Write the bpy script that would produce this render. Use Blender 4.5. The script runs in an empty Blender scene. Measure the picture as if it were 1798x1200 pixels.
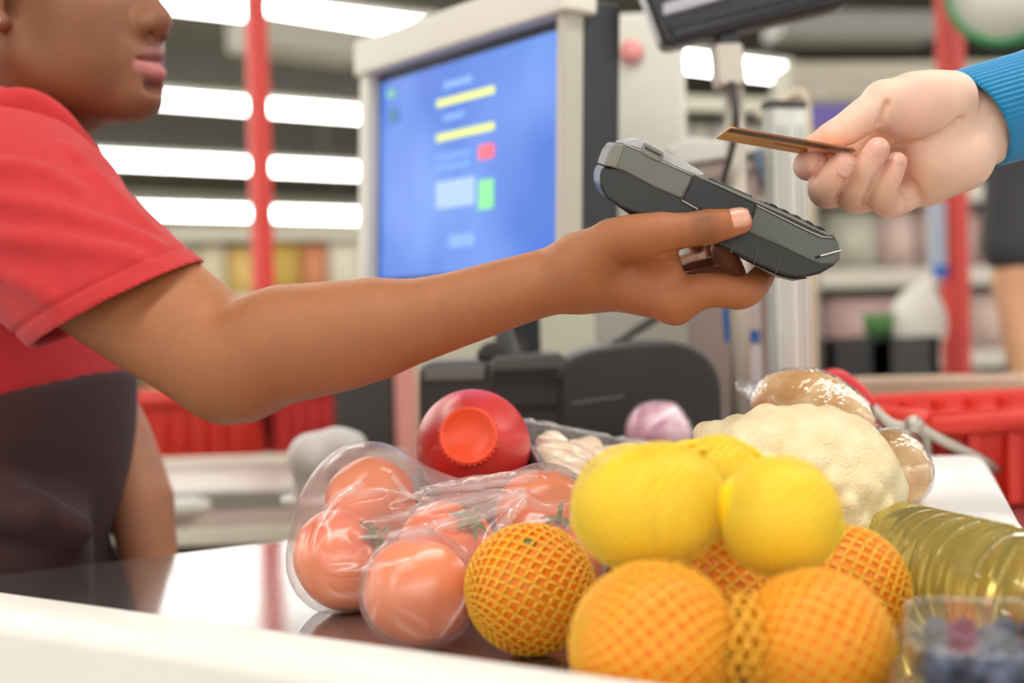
import bpy, bmesh, math, random
import numpy as np
from mathutils import Vector, Matrix

random.seed(7)
rng = np.random.default_rng(7)
scene = bpy.context.scene
col = scene.collection

# ------------------------------------------------------------------ camera
FPX = 2600.0                      # focal length in pixels of the 1798x1200 frame
ZB = 0.85                         # height of the counter deck
ZC = ZB + 0.20                    # camera height
PITCH = math.atan(-40.0 / FPX)    # horizon sits at y=560
ROLL = math.radians(1.5)
fw = np.array([0, math.cos(PITCH), math.sin(PITCH)])
r0 = np.array([1.0, 0, 0]); u0 = np.array([0, -math.sin(PITCH), math.cos(PITCH)])
RT = math.cos(ROLL) * r0 - math.sin(ROLL) * u0
UP = math.sin(ROLL) * r0 + math.cos(ROLL) * u0
CAM = np.array([0, 0, ZC])
cam_data = bpy.data.cameras.new('camera'); cam = bpy.data.objects.new('camera', cam_data); col.objects.link(cam)
cam_data.sensor_width = 36.0
cam_data.lens = 36.0 * FPX / 1798.0
cam.matrix_world = Matrix(((RT[0], UP[0], -fw[0], CAM[0]), (RT[1], UP[1], -fw[1], CAM[1]), (RT[2], UP[2], -fw[2], CAM[2]), (0, 0, 0, 1)))
cam_data.clip_start = 0.02; cam_data.clip_end = 200
cam_data.dof.use_dof = True
cam_data.dof.focus_distance = 1.0
cam_data.dof.aperture_fstop = 3.8
scene.camera = cam

# ------------------------------------------------------------------ world, exposure
world = bpy.data.worlds.new('shop_ambience'); scene.world = world; world.use_nodes = True
bg = world.node_tree.nodes['Background']
bg.inputs[0].default_value = (1.0, 0.985, 0.96, 1); bg.inputs[1].default_value = 0.8
vs = scene.view_settings
vs.view_transform = 'Standard'; vs.look = 'None'; vs.gamma = 1.0; vs.use_curve_mapping = False
vs.exposure = 0.58
LAMP_STRENGTH = 10.0

def P(px, py, d):
    """point seen at pixel (px,py), d metres along the view axis"""
    return CAM + d * (fw + RT * ((px - 899.0) / FPX) + UP * ((600.0 - py) / FPX))
def G(px, py, z):
    """point seen at pixel (px,py) on the level plane at height z"""
    v = fw + RT * ((px - 899.0) / FPX) + UP * ((600.0 - py) / FPX)
    return CAM + v * ((z - ZC) / v[2])
def W(px, d): return px * d / FPX
def nrm(v):
    v = np.asarray(v, float); return v / np.linalg.norm(v)

# ------------------------------------------------------------------ materials
MATS = {}
def lin(c):
    return tuple(((x / 255.0) / 12.92 if x / 255.0 <= 0.04045 else ((x / 255.0 + 0.055) / 1.055) ** 2.4) for x in c)
def mat(name, rgb, rough=0.5, metal=0.0, spec=0.5, var=0.0, vscale=20.0, bump=0.0, bscale=60.0, sss=0.0, sssr=(1, .4, .25), sssc=0.005, trans=0.0, ior=1.45, coat=0.0, emit=0.0, attr=None, sheen=0.0, rgb2=None, vdetail=3.0, stretch=None):
    if name in MATS: return MATS[name]
    m = bpy.data.materials.new(name); m.use_nodes = True; MATS[name] = m
    nt = m.node_tree; b = nt.nodes['Principled BSDF']
    c = lin(rgb)
    b.inputs['Base Color'].default_value = (*c, 1)
    b.inputs['Roughness'].default_value = rough; b.inputs['Metallic'].default_value = metal
    b.inputs['Specular IOR Level'].default_value = spec
    b.inputs['Transmission Weight'].default_value = trans; b.inputs['IOR'].default_value = ior
    b.inputs['Coat Weight'].default_value = coat; b.inputs['Coat Roughness'].default_value = 0.15
    if sheen: b.inputs['Sheen Weight'].default_value = sheen; b.inputs['Sheen Roughness'].default_value = 0.5
    if sss:
        b.inputs['Subsurface Weight'].default_value = sss
        b.inputs['Subsurface Radius'].default_value = sssr; b.inputs['Subsurface Scale'].default_value = sssc
    if emit:
        b.inputs['Emission Color'].default_value = (*c, 1); b.inputs['Emission Strength'].default_value = emit
    tc = nt.nodes.new('ShaderNodeTexCoord'); src = tc.outputs['Object']
    if stretch:
        mp = nt.nodes.new('ShaderNodeMapping'); mp.inputs['Scale'].default_value = stretch
        nt.links.new(src, mp.inputs[0]); src = mp.outputs[0]
    colsock = None
    if attr:
        a = nt.nodes.new('ShaderNodeAttribute'); a.attribute_name = attr; colsock = a.outputs['Color']
    if var > 0 or rgb2:
        n = nt.nodes.new('ShaderNodeTexNoise'); n.inputs['Scale'].default_value = vscale; n.inputs['Detail'].default_value = vdetail
        nt.links.new(src, n.inputs['Vector'])
        if rgb2:
            mx = nt.nodes.new('ShaderNodeMix'); mx.data_type = 'RGBA'
            mr = nt.nodes.new('ShaderNodeMapRange'); mr.inputs[1].default_value = 0.4; mr.inputs[2].default_value = 0.62
            nt.links.new(n.outputs[0], mr.inputs[0]); nt.links.new(mr.outputs[0], mx.inputs[0])
            mx.inputs[6].default_value = (*c, 1); mx.inputs[7].default_value = (*lin(rgb2), 1)
            if colsock: nt.links.new(colsock, mx.inputs[6])
            colsock = mx.outputs[2]
        if var > 0:
            mr = nt.nodes.new('ShaderNodeMapRange'); mr.inputs[1].default_value = 0.25; mr.inputs[2].default_value = 0.75
            mr.inputs[3].default_value = 1 - var; mr.inputs[4].default_value = 1 + var
            nt.links.new(n.outputs[0], mr.inputs[0])
            hs = nt.nodes.new('ShaderNodeHueSaturation'); hs.inputs['Color'].default_value = (*c, 1)
            if colsock: nt.links.new(colsock, hs.inputs['Color'])
            nt.links.new(mr.outputs[0], hs.inputs['Value']); colsock = hs.outputs[0]
    if colsock: nt.links.new(colsock, b.inputs['Base Color'])
    if bump > 0:
        n2 = nt.nodes.new('ShaderNodeTexNoise'); n2.inputs['Scale'].default_value = bscale; n2.inputs['Detail'].default_value = 4
        nt.links.new(src, n2.inputs['Vector'])
        bp = nt.nodes.new('ShaderNodeBump'); bp.inputs['Strength'].default_value = bump; bp.inputs['Distance'].default_value = 0.002
        nt.links.new(n2.outputs[0], bp.inputs['Height']); nt.links.new(bp.outputs[0], b.inputs['Normal'])
    return m
def film(name, rgb, opacity, gloss=0.25, rough=0.08, noise=0.0, nscale=30.0, stretch=None, transl=0.5):
    """thin plastic film: mostly clear, a little milky, with a sheen"""
    if name in MATS: return MATS[name]
    m = bpy.data.materials.new(name); m.use_nodes = True; MATS[name] = m
    nt = m.node_tree; nt.nodes.clear()
    out = nt.nodes.new('ShaderNodeOutputMaterial')
    tr = nt.nodes.new('ShaderNodeBsdfTransparent'); tr.inputs[0].default_value = (1, 1, 1, 1)
    df = nt.nodes.new('ShaderNodeBsdfDiffuse'); df.inputs[0].default_value = (*lin(rgb), 1)
    tl = nt.nodes.new('ShaderNodeBsdfTranslucent'); tl.inputs[0].default_value = (*lin(rgb), 1)
    md = nt.nodes.new('ShaderNodeMixShader'); md.inputs[0].default_value = transl
    nt.links.new(df.outputs[0], md.inputs[1]); nt.links.new(tl.outputs[0], md.inputs[2])
    m1 = nt.nodes.new('ShaderNodeMixShader'); m1.inputs[0].default_value = opacity
    nt.links.new(tr.outputs[0], m1.inputs[1]); nt.links.new(md.outputs[0], m1.inputs[2])
    gl = nt.nodes.new('ShaderNodeBsdfGlossy'); gl.inputs['Roughness'].default_value = rough
    fr = nt.nodes.new('ShaderNodeLayerWeight'); fr.inputs[0].default_value = 0.5
    pw = nt.nodes.new('ShaderNodeMath'); pw.operation = 'POWER'; pw.inputs[1].default_value = 3.0; nt.links.new(fr.outputs['Facing'], pw.inputs[0])
    mu = nt.nodes.new('ShaderNodeMath'); mu.operation = 'MULTIPLY_ADD'; mu.inputs[1].default_value = gloss; mu.inputs[2].default_value = gloss * 0.12
    nt.links.new(pw.outputs[0], mu.inputs[0])
    m2 = nt.nodes.new('ShaderNodeMixShader'); nt.links.new(mu.outputs[0], m2.inputs[0])
    nt.links.new(m1.outputs[0], m2.inputs[1]); nt.links.new(gl.outputs[0], m2.inputs[2])
    nt.links.new(m2.outputs[0], out.inputs[0])
    if noise > 0:
        tc = nt.nodes.new('ShaderNodeTexCoord'); n = nt.nodes.new('ShaderNodeTexNoise'); n.inputs['Scale'].default_value = nscale
        n.inputs['Detail'].default_value = 3
        s = tc.outputs['Object']
        if stretch:
            mp = nt.nodes.new('ShaderNodeMapping'); mp.inputs['Scale'].default_value = stretch; nt.links.new(s, mp.inputs[0]); s = mp.outputs[0]
        nt.links.new(s, n.inputs['Vector'])
        bp = nt.nodes.new('ShaderNodeBump'); bp.inputs['Strength'].default_value = noise; bp.inputs['Distance'].default_value = 0.004
        nt.links.new(n.outputs[0], bp.inputs['Height'])
        for nn in (df, gl, tl, fr): nt.links.new(bp.outputs[0], nn.inputs['Normal'])
    return m

# ------------------------------------------------------------------ object helpers
def link(name, me, material=None, parent=None, smooth=True):
    o = bpy.data.objects.new(name, me); col.objects.link(o)
    if material is not None and len(me.materials) == 0: me.materials.append(material)
    if smooth and len(me.polygons): me.polygons.foreach_set('use_smooth', [True] * len(me.polygons))
    if parent is not None: o.parent = parent
    return o
def mesh_pd(name, v, f):
    me = bpy.data.meshes.new(name); me.from_pydata([tuple(map(float, p)) for p in v], [], [tuple(map(int, q)) for q in f]); me.update()
    return me
def from_np(name, v, q):
    me = bpy.data.meshes.new(name)
    v = np.asarray(v, np.float32); q = np.asarray(q, np.int32); n, k = q.shape
    me.vertices.add(len(v)); me.vertices.foreach_set('co', v.ravel())
    me.loops.add(n * k); me.loops.foreach_set('vertex_index', q.ravel())
    me.polygons.add(n); me.polygons.foreach_set('loop_start', np.arange(0, n * k, k, dtype=np.int32))
    me.update(calc_edges=True); me.validate()
    return me
def tag(o, label, cat, group=None, kind=None):
    o['label'] = label; o['category'] = cat
    if group: o['group'] = group
    if kind: o['kind'] = kind
    return o
def struct(o): o['kind'] = 'structure'; return o
def thing(name, loc, label, cat, group=None):
    o = bpy.data.objects.new(name, None); col.objects.link(o); o.empty_display_size = 0.02
    o.location = tuple(loc); tag(o, label, cat, group)
    bpy.context.view_layer.update()
    return o
def put(o, parent):
    """parent o (built in world coordinates) keeping its place"""
    if parent.parent is None:
        o.location = Vector(o.location) - parent.location if parent.type == 'EMPTY' else o.location
    o.parent = parent
    return o
def bevel(o, w, seg=2, angle=30):
    m = o.modifiers.new('bevel', 'BEVEL'); m.width = w; m.segments = seg; m.limit_method = 'ANGLE'; m.angle_limit = math.radians(angle)
    o.data.polygons.foreach_set('use_smooth', [True] * len(o.data.polygons))
    wn = o.modifiers.new('wn', 'WEIGHTED_NORMAL'); wn.keep_sharp = False
    return o
def box_mesh(name, lo, hi):
    x0, y0, z0 = lo; x1, y1, z1 = hi
    v = [(x0, y0, z0), (x1, y0, z0), (x1, y1, z0), (x0, y1, z0), (x0, y0, z1), (x1, y0, z1), (x1, y1, z1), (x0, y1, z1)]
    return mesh_pd(name, v, [(0, 3, 2, 1), (4, 5, 6, 7), (0, 1, 5, 4), (1, 2, 6, 5), (2, 3, 7, 6), (3, 0, 4, 7)])
def hexa(name, pts, material, parent=None, bev=0.0, seg=2):
    """box from 8 world points: bottom ring 0-3, top ring 4-7"""
    me = mesh_pd(name, pts, [(0, 3, 2, 1), (4, 5, 6, 7), (0, 1, 5, 4), (1, 2, 6, 5), (2, 3, 7, 6), (3, 0, 4, 7)])
    fix_normals(me)
    o = link(name, me, material, smooth=False)
    if parent is not None: put(o, parent)
    if bev: bevel(o, bev, seg)
    return o
def fix_normals(me):
    bm = bmesh.new(); bm.from_mesh(me); bmesh.ops.recalc_face_normals(bm, faces=bm.faces); bm.to_mesh(me); bm.free()
def obox(name, c, ax, ay, az, sx, sy, sz, material, parent=None, bev=0.0, seg=2):
    """oriented box: centre c, half sizes along unit axes"""
    c = np.asarray(c, float); ax = np.asarray(ax) * sx; ay = np.asarray(ay) * sy; az = np.asarray(az) * sz
    pts = [c - ax - ay - az, c + ax - ay - az, c + ax + ay - az, c - ax + ay - az, c - ax - ay + az, c + ax - ay + az, c + ax + ay + az, c - ax + ay + az]
    return hexa(name, pts, material, parent, bev, seg)
X_, Y_, Z_ = np.array([1., 0, 0]), np.array([0, 1., 0]), np.array([0, 0, 1.])
def yaw_axes(deg):
    a = math.radians(deg); return np.array([math.cos(a), math.sin(a), 0]), np.array([-math.sin(a), math.cos(a), 0]), Z_
def slab(name, x0, y0, x1, y1, d, depth, material, parent=None, yaw=0.0, bev=0.0, zlo=None):
    """upright box whose near face covers the pixel rectangle at depth d; zlo carries it down to that height"""
    a = P(x0, (y0 + y1) / 2, d); b = P(x1, (y0 + y1) / 2, d); t = P((x0 + x1) / 2, y0, d); bo = P((x0 + x1) / 2, y1, d)
    ax, ay, az = yaw_axes(yaw)
    hw = abs(b[0] - a[0]) / 2 / max(0.3, math.cos(math.radians(yaw))); zt, zb = t[2], (bo[2] if zlo is None else zlo)
    c = (a + b) / 2; c = np.array([c[0], c[1], (zt + zb) / 2]) + ay * depth / 2
    return obox(name, c, ax, ay, az, hw, depth / 2, (zt - zb) / 2, material, parent, bev)
def prism(name, pts, d, e, width, material, parent=None, bev=0.0, seg=3, off=0.0):
    """outline in pixels at depth d, given its real width along unit vector e"""
    e = np.asarray(e); a = [P(x, y, d) + e * off for x, y in pts]; n = len(a)
    v = [p for p in a] + [p + e * width for p in a]
    f = [tuple(range(n))[::-1], tuple(range(n, 2 * n))] + [(i, (i + 1) % n, n + (i + 1) % n, n + i) for i in range(n)]
    me = mesh_pd(name, v, f); fix_normals(me)
    o = link(name, me, material, smooth=False)
    if parent is not None: put(o, parent)
    if bev: bevel(o, bev, seg, 25)
    return o
def catmull(pts, n=8, closed=False):
    pts = [np.asarray(p, float) for p in pts]; out = []
    m = len(pts)
    for i in range(m if closed else m - 1):
        p0 = pts[(i - 1) % m] if (closed or i > 0) else 2 * pts[0] - pts[1]
        p1 = pts[i]; p2 = pts[(i + 1) % m]
        p3 = pts[(i + 2) % m] if (closed or i + 2 < m) else 2 * pts[-1] - pts[-2]
        for k in range(n):
            t = k / n
            out.append(0.5 * ((2 * p1) + (-p0 + p2) * t + (2 * p0 - 5 * p1 + 4 * p2 - p3) * t * t + (-p0 + 3 * p1 - 3 * p2 + p3) * t ** 3))
    if not closed: out.append(pts[-1])
    return out
def tube(name, pts, radii, material, parent=None, seg=12, closed=False, cap=True):
    pts = [np.asarray(p, float) for p in pts]; n = len(pts)
    if np.isscalar(radii): radii = [radii] * n
    v = []; f = []; prev = None
    for i, p in enumerate(pts):
        t = pts[(i + 1) % n] - pts[i - 1] if (closed or 0 < i < n - 1) else (pts[1] - pts[0] if i == 0 else pts[-1] - pts[-2])
        t = nrm(t)
        if prev is None:
            a = np.cross(t, Z_ if abs(t[2]) < 0.9 else X_)
        else: a = prev - t * np.dot(prev, t)
        a = nrm(a); prev = a; b = np.cross(t, a)
        for k in range(seg):
            th = 2 * math.pi * k / seg
            v.append(p + radii[i] * (math.cos(th) * a + math.sin(th) * b))
    for i in range(n if closed else n - 1):
        for k in range(seg):
            j = (i + 1) % n
            f.append((i * seg + k, i * seg + (k + 1) % seg, j * seg + (k + 1) % seg, j * seg + k))
    if cap and not closed:
        f.append(tuple(range(seg))[::-1]); f.append(tuple((n - 1) * seg + k for k in range(seg)))
    me = mesh_pd(name, v, f); fix_normals(me)
    o = link(name, me, material)
    if parent is not None: put(o, parent)
    return o
def lathe(name, prof, origin, axis, material, parent=None, seg=48, upref=None):
    """prof: (radius, distance along axis)"""
    axis = nrm(axis); a = nrm(np.cross(axis, upref if upref is not None else (Z_ if abs(axis[2]) < 0.9 else X_))); b = np.cross(axis, a)
    v = []; f = []; n = len(prof)
    for r, h in prof:
        for k in range(seg):
            th = 2 * math.pi * k / seg
            v.append(np.asarray(origin) + axis * h + r * (math.cos(th) * a + math.sin(th) * b))
    for i in range(n - 1):
        for k in range(seg):
            f.append((i * seg + k, i * seg + (k + 1) % seg, (i + 1) * seg + (k + 1) % seg, (i + 1) * seg + k))
    f.append(tuple(range(seg))[::-1]); f.append(tuple((n - 1) * seg + k for k in range(seg)))
    me = mesh_pd(name, v, f); bm = bmesh.new(); bm.from_mesh(me); bmesh.ops.remove_doubles(bm, verts=bm.verts, dist=1e-5); bmesh.ops.recalc_face_normals(bm, faces=bm.faces); bm.to_mesh(me); bm.free()
    o = link(name, me, material)
    if parent is not None: put(o, parent)
    return o

# ------------------------------------------------------------------ rounded organic surfaces: distance field + surface nets
class Field:
    def __init__(self, lo, hi, res):
        self.res = res; self.lo = np.asarray(lo, float)
        self.n = np.ceil((np.asarray(hi) - self.lo) / res).astype(int) + 1
        self.ax = [self.lo[i] + res * np.arange(self.n[i]) for i in range(3)]
        self.vol = np.full(self.n, 0.3, np.float32)
    def sub(self, lo, hi, pad):
        s = []
        for i in range(3):
            a = int(max(0, math.floor((lo[i] - pad - self.lo[i]) / self.res))); b = int(min(self.n[i], math.ceil((hi[i] + pad - self.lo[i]) / self.res) + 1))
            if b <= a: return None, None
            s.append(slice(a, b))
        g = (self.ax[0][s[0]].astype(np.float32)[:, None, None], self.ax[1][s[1]].astype(np.float32)[None, :, None], self.ax[2][s[2]].astype(np.float32)[None, None, :])
        return tuple(s), g
    def put(self, s, d, k, op):
        v = self.vol[s]
        if op == 'carve':
            d = -d
            if k > 0:
                h = np.maximum(k - np.abs(v - d), 0) / k; self.vol[s] = np.maximum(v, d) + h * h * (k * 0.25)
            else: self.vol[s] = np.maximum(v, d)
        else:
            if k > 0:
                h = np.maximum(k - np.abs(v - d), 0) / k; self.vol[s] = np.minimum(v, d) - h * h * (k * 0.25)
            else: self.vol[s] = np.minimum(v, d)
    @staticmethod
    def seg(g, a, b, ra, rb, flat=None):
        a = np.asarray(a, float); b = np.asarray(b, float)
        x = g[0] - np.float32(a[0]); y = g[1] - np.float32(a[1]); z = g[2] - np.float32(a[2]); v = (b - a).astype(np.float32)
        L = max(float(v @ v), 1e-12)
        dot = x * v[0] + y * v[1] + z * v[2]
        t = np.clip(dot / L, 0, 1)
        q = x * x + y * y + z * z - 2 * t * dot + t * t * L
        if flat is not None:
            n, s = flat; n = np.asarray(n, np.float32)
            c = x * n[0] + y * n[1] + z * n[2] - t * float(v @ n)
            q = q + c * c * (s * s - 1)
        return np.sqrt(np.maximum(q, 0)) - (ra + (rb - ra) * t)
    def path(self, pts, radii, k=0.0, op='add', flat=None):
        pts = [np.asarray(p, float) for p in pts]; R = max(radii)
        a = np.array(pts)
        s, g = self.sub(a.min(0) - R, a.max(0) + R, k + 4 * self.res)
        if s is None: return
        d = None
        for i in range(len(pts) - 1):
            e = self.seg(g, pts[i], pts[i + 1], radii[i], radii[i + 1], flat)
            d = e if d is None else np.minimum(d, e)
        self.put(s, d, k, op)
    def ball(self, c, r, k=0.0, op='add'): self.path([c, np.asarray(c) + 1e-5], [r, r], k, op)
    def ell(self, c, r, axes=None, k=0.0, op='add'):
        c = np.asarray(c, float); r = np.asarray(r, float); A = np.eye(3) if axes is None else np.asarray(axes, float); R = r.max()
        s, g = self.sub(c - R, c + R, k + 4 * self.res)
        if s is None: return
        x = g[0] - c[0]; y = g[1] - c[1]; z = g[2] - c[2]
        k0 = 0; k1 = 0
        for i in range(3):
            q = x * A[i][0] + y * A[i][1] + z * A[i][2]
            k0 = k0 + (q / r[i]) ** 2; k1 = k1 + (q / (r[i] * r[i])) ** 2
        k0 = np.sqrt(k0); k1 = np.sqrt(k1) + 1e-9
        d = (k0 * (k0 - 1) / k1).astype(np.float32)
        self.put(s, np.where(k0 < 1e-3, -r.min(), d), k, op)
    def cut(self, p, n):
        """remove everything on the side n points to"""
        n = nrm(n); x, y, z = (self.ax[0][:, None, None], self.ax[1][None, :, None], self.ax[2][None, None, :])
        self.vol = np.maximum(self.vol, ((x - p[0]) * n[0] + (y - p[1]) * n[1] + (z - p[2]) * n[2]).astype(np.float32))
    def mesh(self, smooth=2):
        v = self.vol; ins = v < 0
        c = [ins[i:ins.shape[0] - 1 + i, j:ins.shape[1] - 1 + j, k:ins.shape[2] - 1 + k] for i in (0, 1) for j in (0, 1) for k in (0, 1)]
        al = c[0].copy(); an = c[0].copy()
        for q in c[1:]: al &= q; an |= q
        idx = np.argwhere(an & ~al)
        vid = np.full(al.shape, -1, np.int32); vid[tuple(idx.T)] = np.arange(len(idx))
        offs = np.array([(i, j, k) for i in (0, 1) for j in (0, 1) for k in (0, 1)])
        vals = np.stack([v[tuple((idx + o).T)] for o in offs], 1)
        acc = np.zeros((len(idx), 3)); cnt = np.zeros(len(idx))
        for a in range(8):
            for b in range(a + 1, 8):
                if np.abs(offs[a] - offs[b]).sum() != 1: continue
                va, vb = vals[:, a], vals[:, b]; m = (va < 0) != (vb < 0)
                t = np.where(m, va / np.where(m, va - vb, 1), 0)
                p = offs[a] + t[:, None] * (offs[b] - offs[a])
                acc += p * m[:, None]; cnt += m
        verts = self.lo + self.res * (idx + acc / np.maximum(cnt, 1)[:, None])
        quads = []
        for axis in range(3):
            sl0 = [slice(None)] * 3; sl1 = [slice(None)] * 3
            sl0[axis] = slice(0, -1); sl1[axis] = slice(1, None)
            A = ins[tuple(sl0)]; B = ins[tuple(sl1)]
            e = np.argwhere(A != B); o1, o2 = [(1, 2), (2, 0), (0, 1)][axis]
            ok = (e[:, o1] > 0) & (e[:, o2] > 0) & (e[:, o1] < v.shape[o1] - 1) & (e[:, o2] < v.shape[o2] - 1)
            e = e[ok]; d1 = np.zeros(3, int); d1[o1] = 1; d2 = np.zeros(3, int); d2[o2] = 1
            q = np.stack([vid[tuple((e - d1 - d2).T)], vid[tuple((e - d2).T)], vid[tuple(e.T)], vid[tuple((e - d1).T)]], 1)
            fl = ~A[tuple(e.T)]
            q[fl] = q[fl][:, ::-1]; quads.append(q)
        quads = np.concatenate(quads); quads = quads[(quads >= 0).all(1)]
        for _ in range(smooth): verts = lap(verts, quads, 0.5)
        return verts, quads
def lap(v, q, f):
    n = len(v); acc = np.zeros((n, 3)); cnt = np.zeros(n)
    for a, b in ((0, 1), (1, 2), (2, 3), (3, 0)):
        for s, t in ((a, b), (b, a)):
            cnt += np.bincount(q[:, s], minlength=n)
            for i in range(3): acc[:, i] += np.bincount(q[:, s], weights=v[q[:, t], i], minlength=n)
    return v + f * (acc / np.maximum(cnt, 1)[:, None] - v)
def seg_dist(v, pts):
    """distance from vertices to a polyline"""
    best = np.full(len(v), 9.0)
    for a, b in zip(pts[:-1], pts[1:]):
        a = np.asarray(a, float); b = np.asarray(b, float); ba = b - a
        t = np.clip(((v - a) @ ba) / max(ba @ ba, 1e-12), 0, 1)
        best = np.minimum(best, np.linalg.norm(v - a - t[:, None] * ba, axis=1))
    return best
def paint(me, colours):
    a = me.color_attributes.new('tint', 'FLOAT_COLOR', 'POINT')
    c = np.ones((len(me.vertices), 4), np.float32); c[:, :3] = colours
    a.data.foreach_set('color', c.ravel())
def blend(base, rgb, w):
    return base * (1 - w[:, None]) + np.array(lin(rgb)) * w[:, None]
def sstep(a, b, x):
    t = np.clip((x - a) / (b - a), 0, 1); return t * t * (3 - 2 * t)

# ================================================================== SETTING
UA, VA, _z = yaw_axes(38.0)       # the shop's own grid runs 38 degrees off the view
def uv(u, v, z): return UA * u + VA * v + np.array([0, 0, z])
m_floor = mat('floor_tile', (176, 170, 158), 0.25, var=0.08, vscale=3)
m_ceil = mat('ceiling_dark', (70, 66, 50), 0.9, var=0.15, vscale=0.8)
m_wallp = mat('wall_paint', (205, 200, 180), 0.8, var=0.05, vscale=1.5)
fl = struct(link('floor', box_mesh('floor', (-14, -8, -0.1), (22, 32, 0)), m_floor, smooth=False))
ce = struct(link('ceiling', box_mesh('ceiling', (-20, -8, 3.6), (22, 34, 3.7)), m_ceil, smooth=False))
wb = struct(hexa('wall_back', [uv(-8, 26, 0), uv(34, 26, 0), uv(34, 26.2, 0), uv(-8, 26.2, 0), uv(-8, 26, 3.6), uv(34, 26, 3.6), uv(34, 26.2, 3.6), uv(-8, 26.2, 3.6)], m_wallp))

# ---- rows of strip lights, parallel, all along the shop
m_tube = bpy.data.materials.new('lamp_diffuser'); m_tube.use_nodes = True
_b = m_tube.node_tree.nodes['Principled BSDF']; _b.inputs['Base Color'].default_value = (0.9, 0.9, 0.88, 1)
_b.inputs['Emission Color'].default_value = (1.0, 0.98, 0.93, 1); _b.inputs['Emission Strength'].default_value = LAMP_STRENGTH
m_lampbody = mat('lamp_housing', (150, 148, 140), 0.5)
rows = [(-6.6, -8, 9, 'strip light row far behind the camera'), (-3.0, -8, 9, 'strip light row behind the camera'), (0.5, -8, 10, 'strip light row above the till'),
        (4.1, -8, 12, 'strip light row just beyond the till'),
        (7.55, -8, 8.6, 'topmost bright ceiling strip light, running behind the black customer display'),
        (10.9, -8, 8.3, 'second bright ceiling strip light from the top, beside the chin'),
        (15.0, -9, 11.0, 'third bright ceiling strip light from the top, above the red sleeve'),
        (21.3, -9, 15.0, 'lowest and farthest bright ceiling strip light above the far shelves')]
for i, (v, u1, u2, lab) in enumerate(rows):
    h = [0.03, 0.03, 0.03, 0.03, 0.03, 0.03, 0.05, 0.07][i]; w = 0.13
    t = thing('strip_light', uv((u1 + u2) / 2, v, 2.85), lab, 'ceiling light', 'strip lights')
    obox('diffuser', uv((u1 + u2) / 2, v, 2.85), UA, VA, Z_, (u2 - u1) / 2, w, h, m_tube, t)
    obox('housing', uv((u1 + u2) / 2, v, 2.85 + h + 0.03), UA, VA, Z_, (u2 - u1) / 2, w * 0.7, 0.03, m_lampbody, t)
    for k in range(int((u2 - u1) / 4)):
        obox('hanger', uv(u1 + 2 + 4 * k, v, (2.88 + h + 3.6) / 2), UA, VA, Z_, 0.012, 0.012, (3.6 - 2.88 - h) / 2, m_lampbody, t)

# ================================================================== BACKGROUND THINGS
m_red = mat('red_paint', (214, 52, 38), 0.4, var=0.05)
m_redp = mat('red_post_paint', (222, 70, 62), 0.45)
m_steel = mat('brushed_steel', (196, 192, 182), 0.32, metal=0.7, var=0.04)
m_white = mat('white_plastic', (236, 232, 222), 0.35, var=0.02)
m_cream = mat('cream_plastic', (222, 215, 196), 0.4, var=0.03)
m_blackp = mat('black_plastic', (44, 42, 42), 0.42, var=0.05)
m_dgrey = mat('dark_grey_plastic', (64, 62, 60), 0.5)

def post(px0, py0, px1, py1, d, half, z1, label, m, name='post'):
    a = P(px0, py0, d); b = P(px1, py1, d); c = (a + b) / 2
    t = thing(name, (c[0], c[1], 0), label, 'post')
    o = obox('shaft', (c[0], c[1], z1 / 2), *yaw_axes(38), half, half, z1 / 2, m, t, 0.006)
    obox('foot_plate', (c[0], c[1], 0.01), *yaw_axes(38), half * 2, half * 2, 0.01, m, t)
    return t
post(452, 30, 460, 500, 3.5, 0.0216, 3.55, 'thin red square post behind the cashier, in front of the ceiling lights', m_redp)
post(1662, 60, 1685, 600, 3.4, 0.025, 3.2, 'red square post at the right behind the blue sleeve', m_redp)

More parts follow.
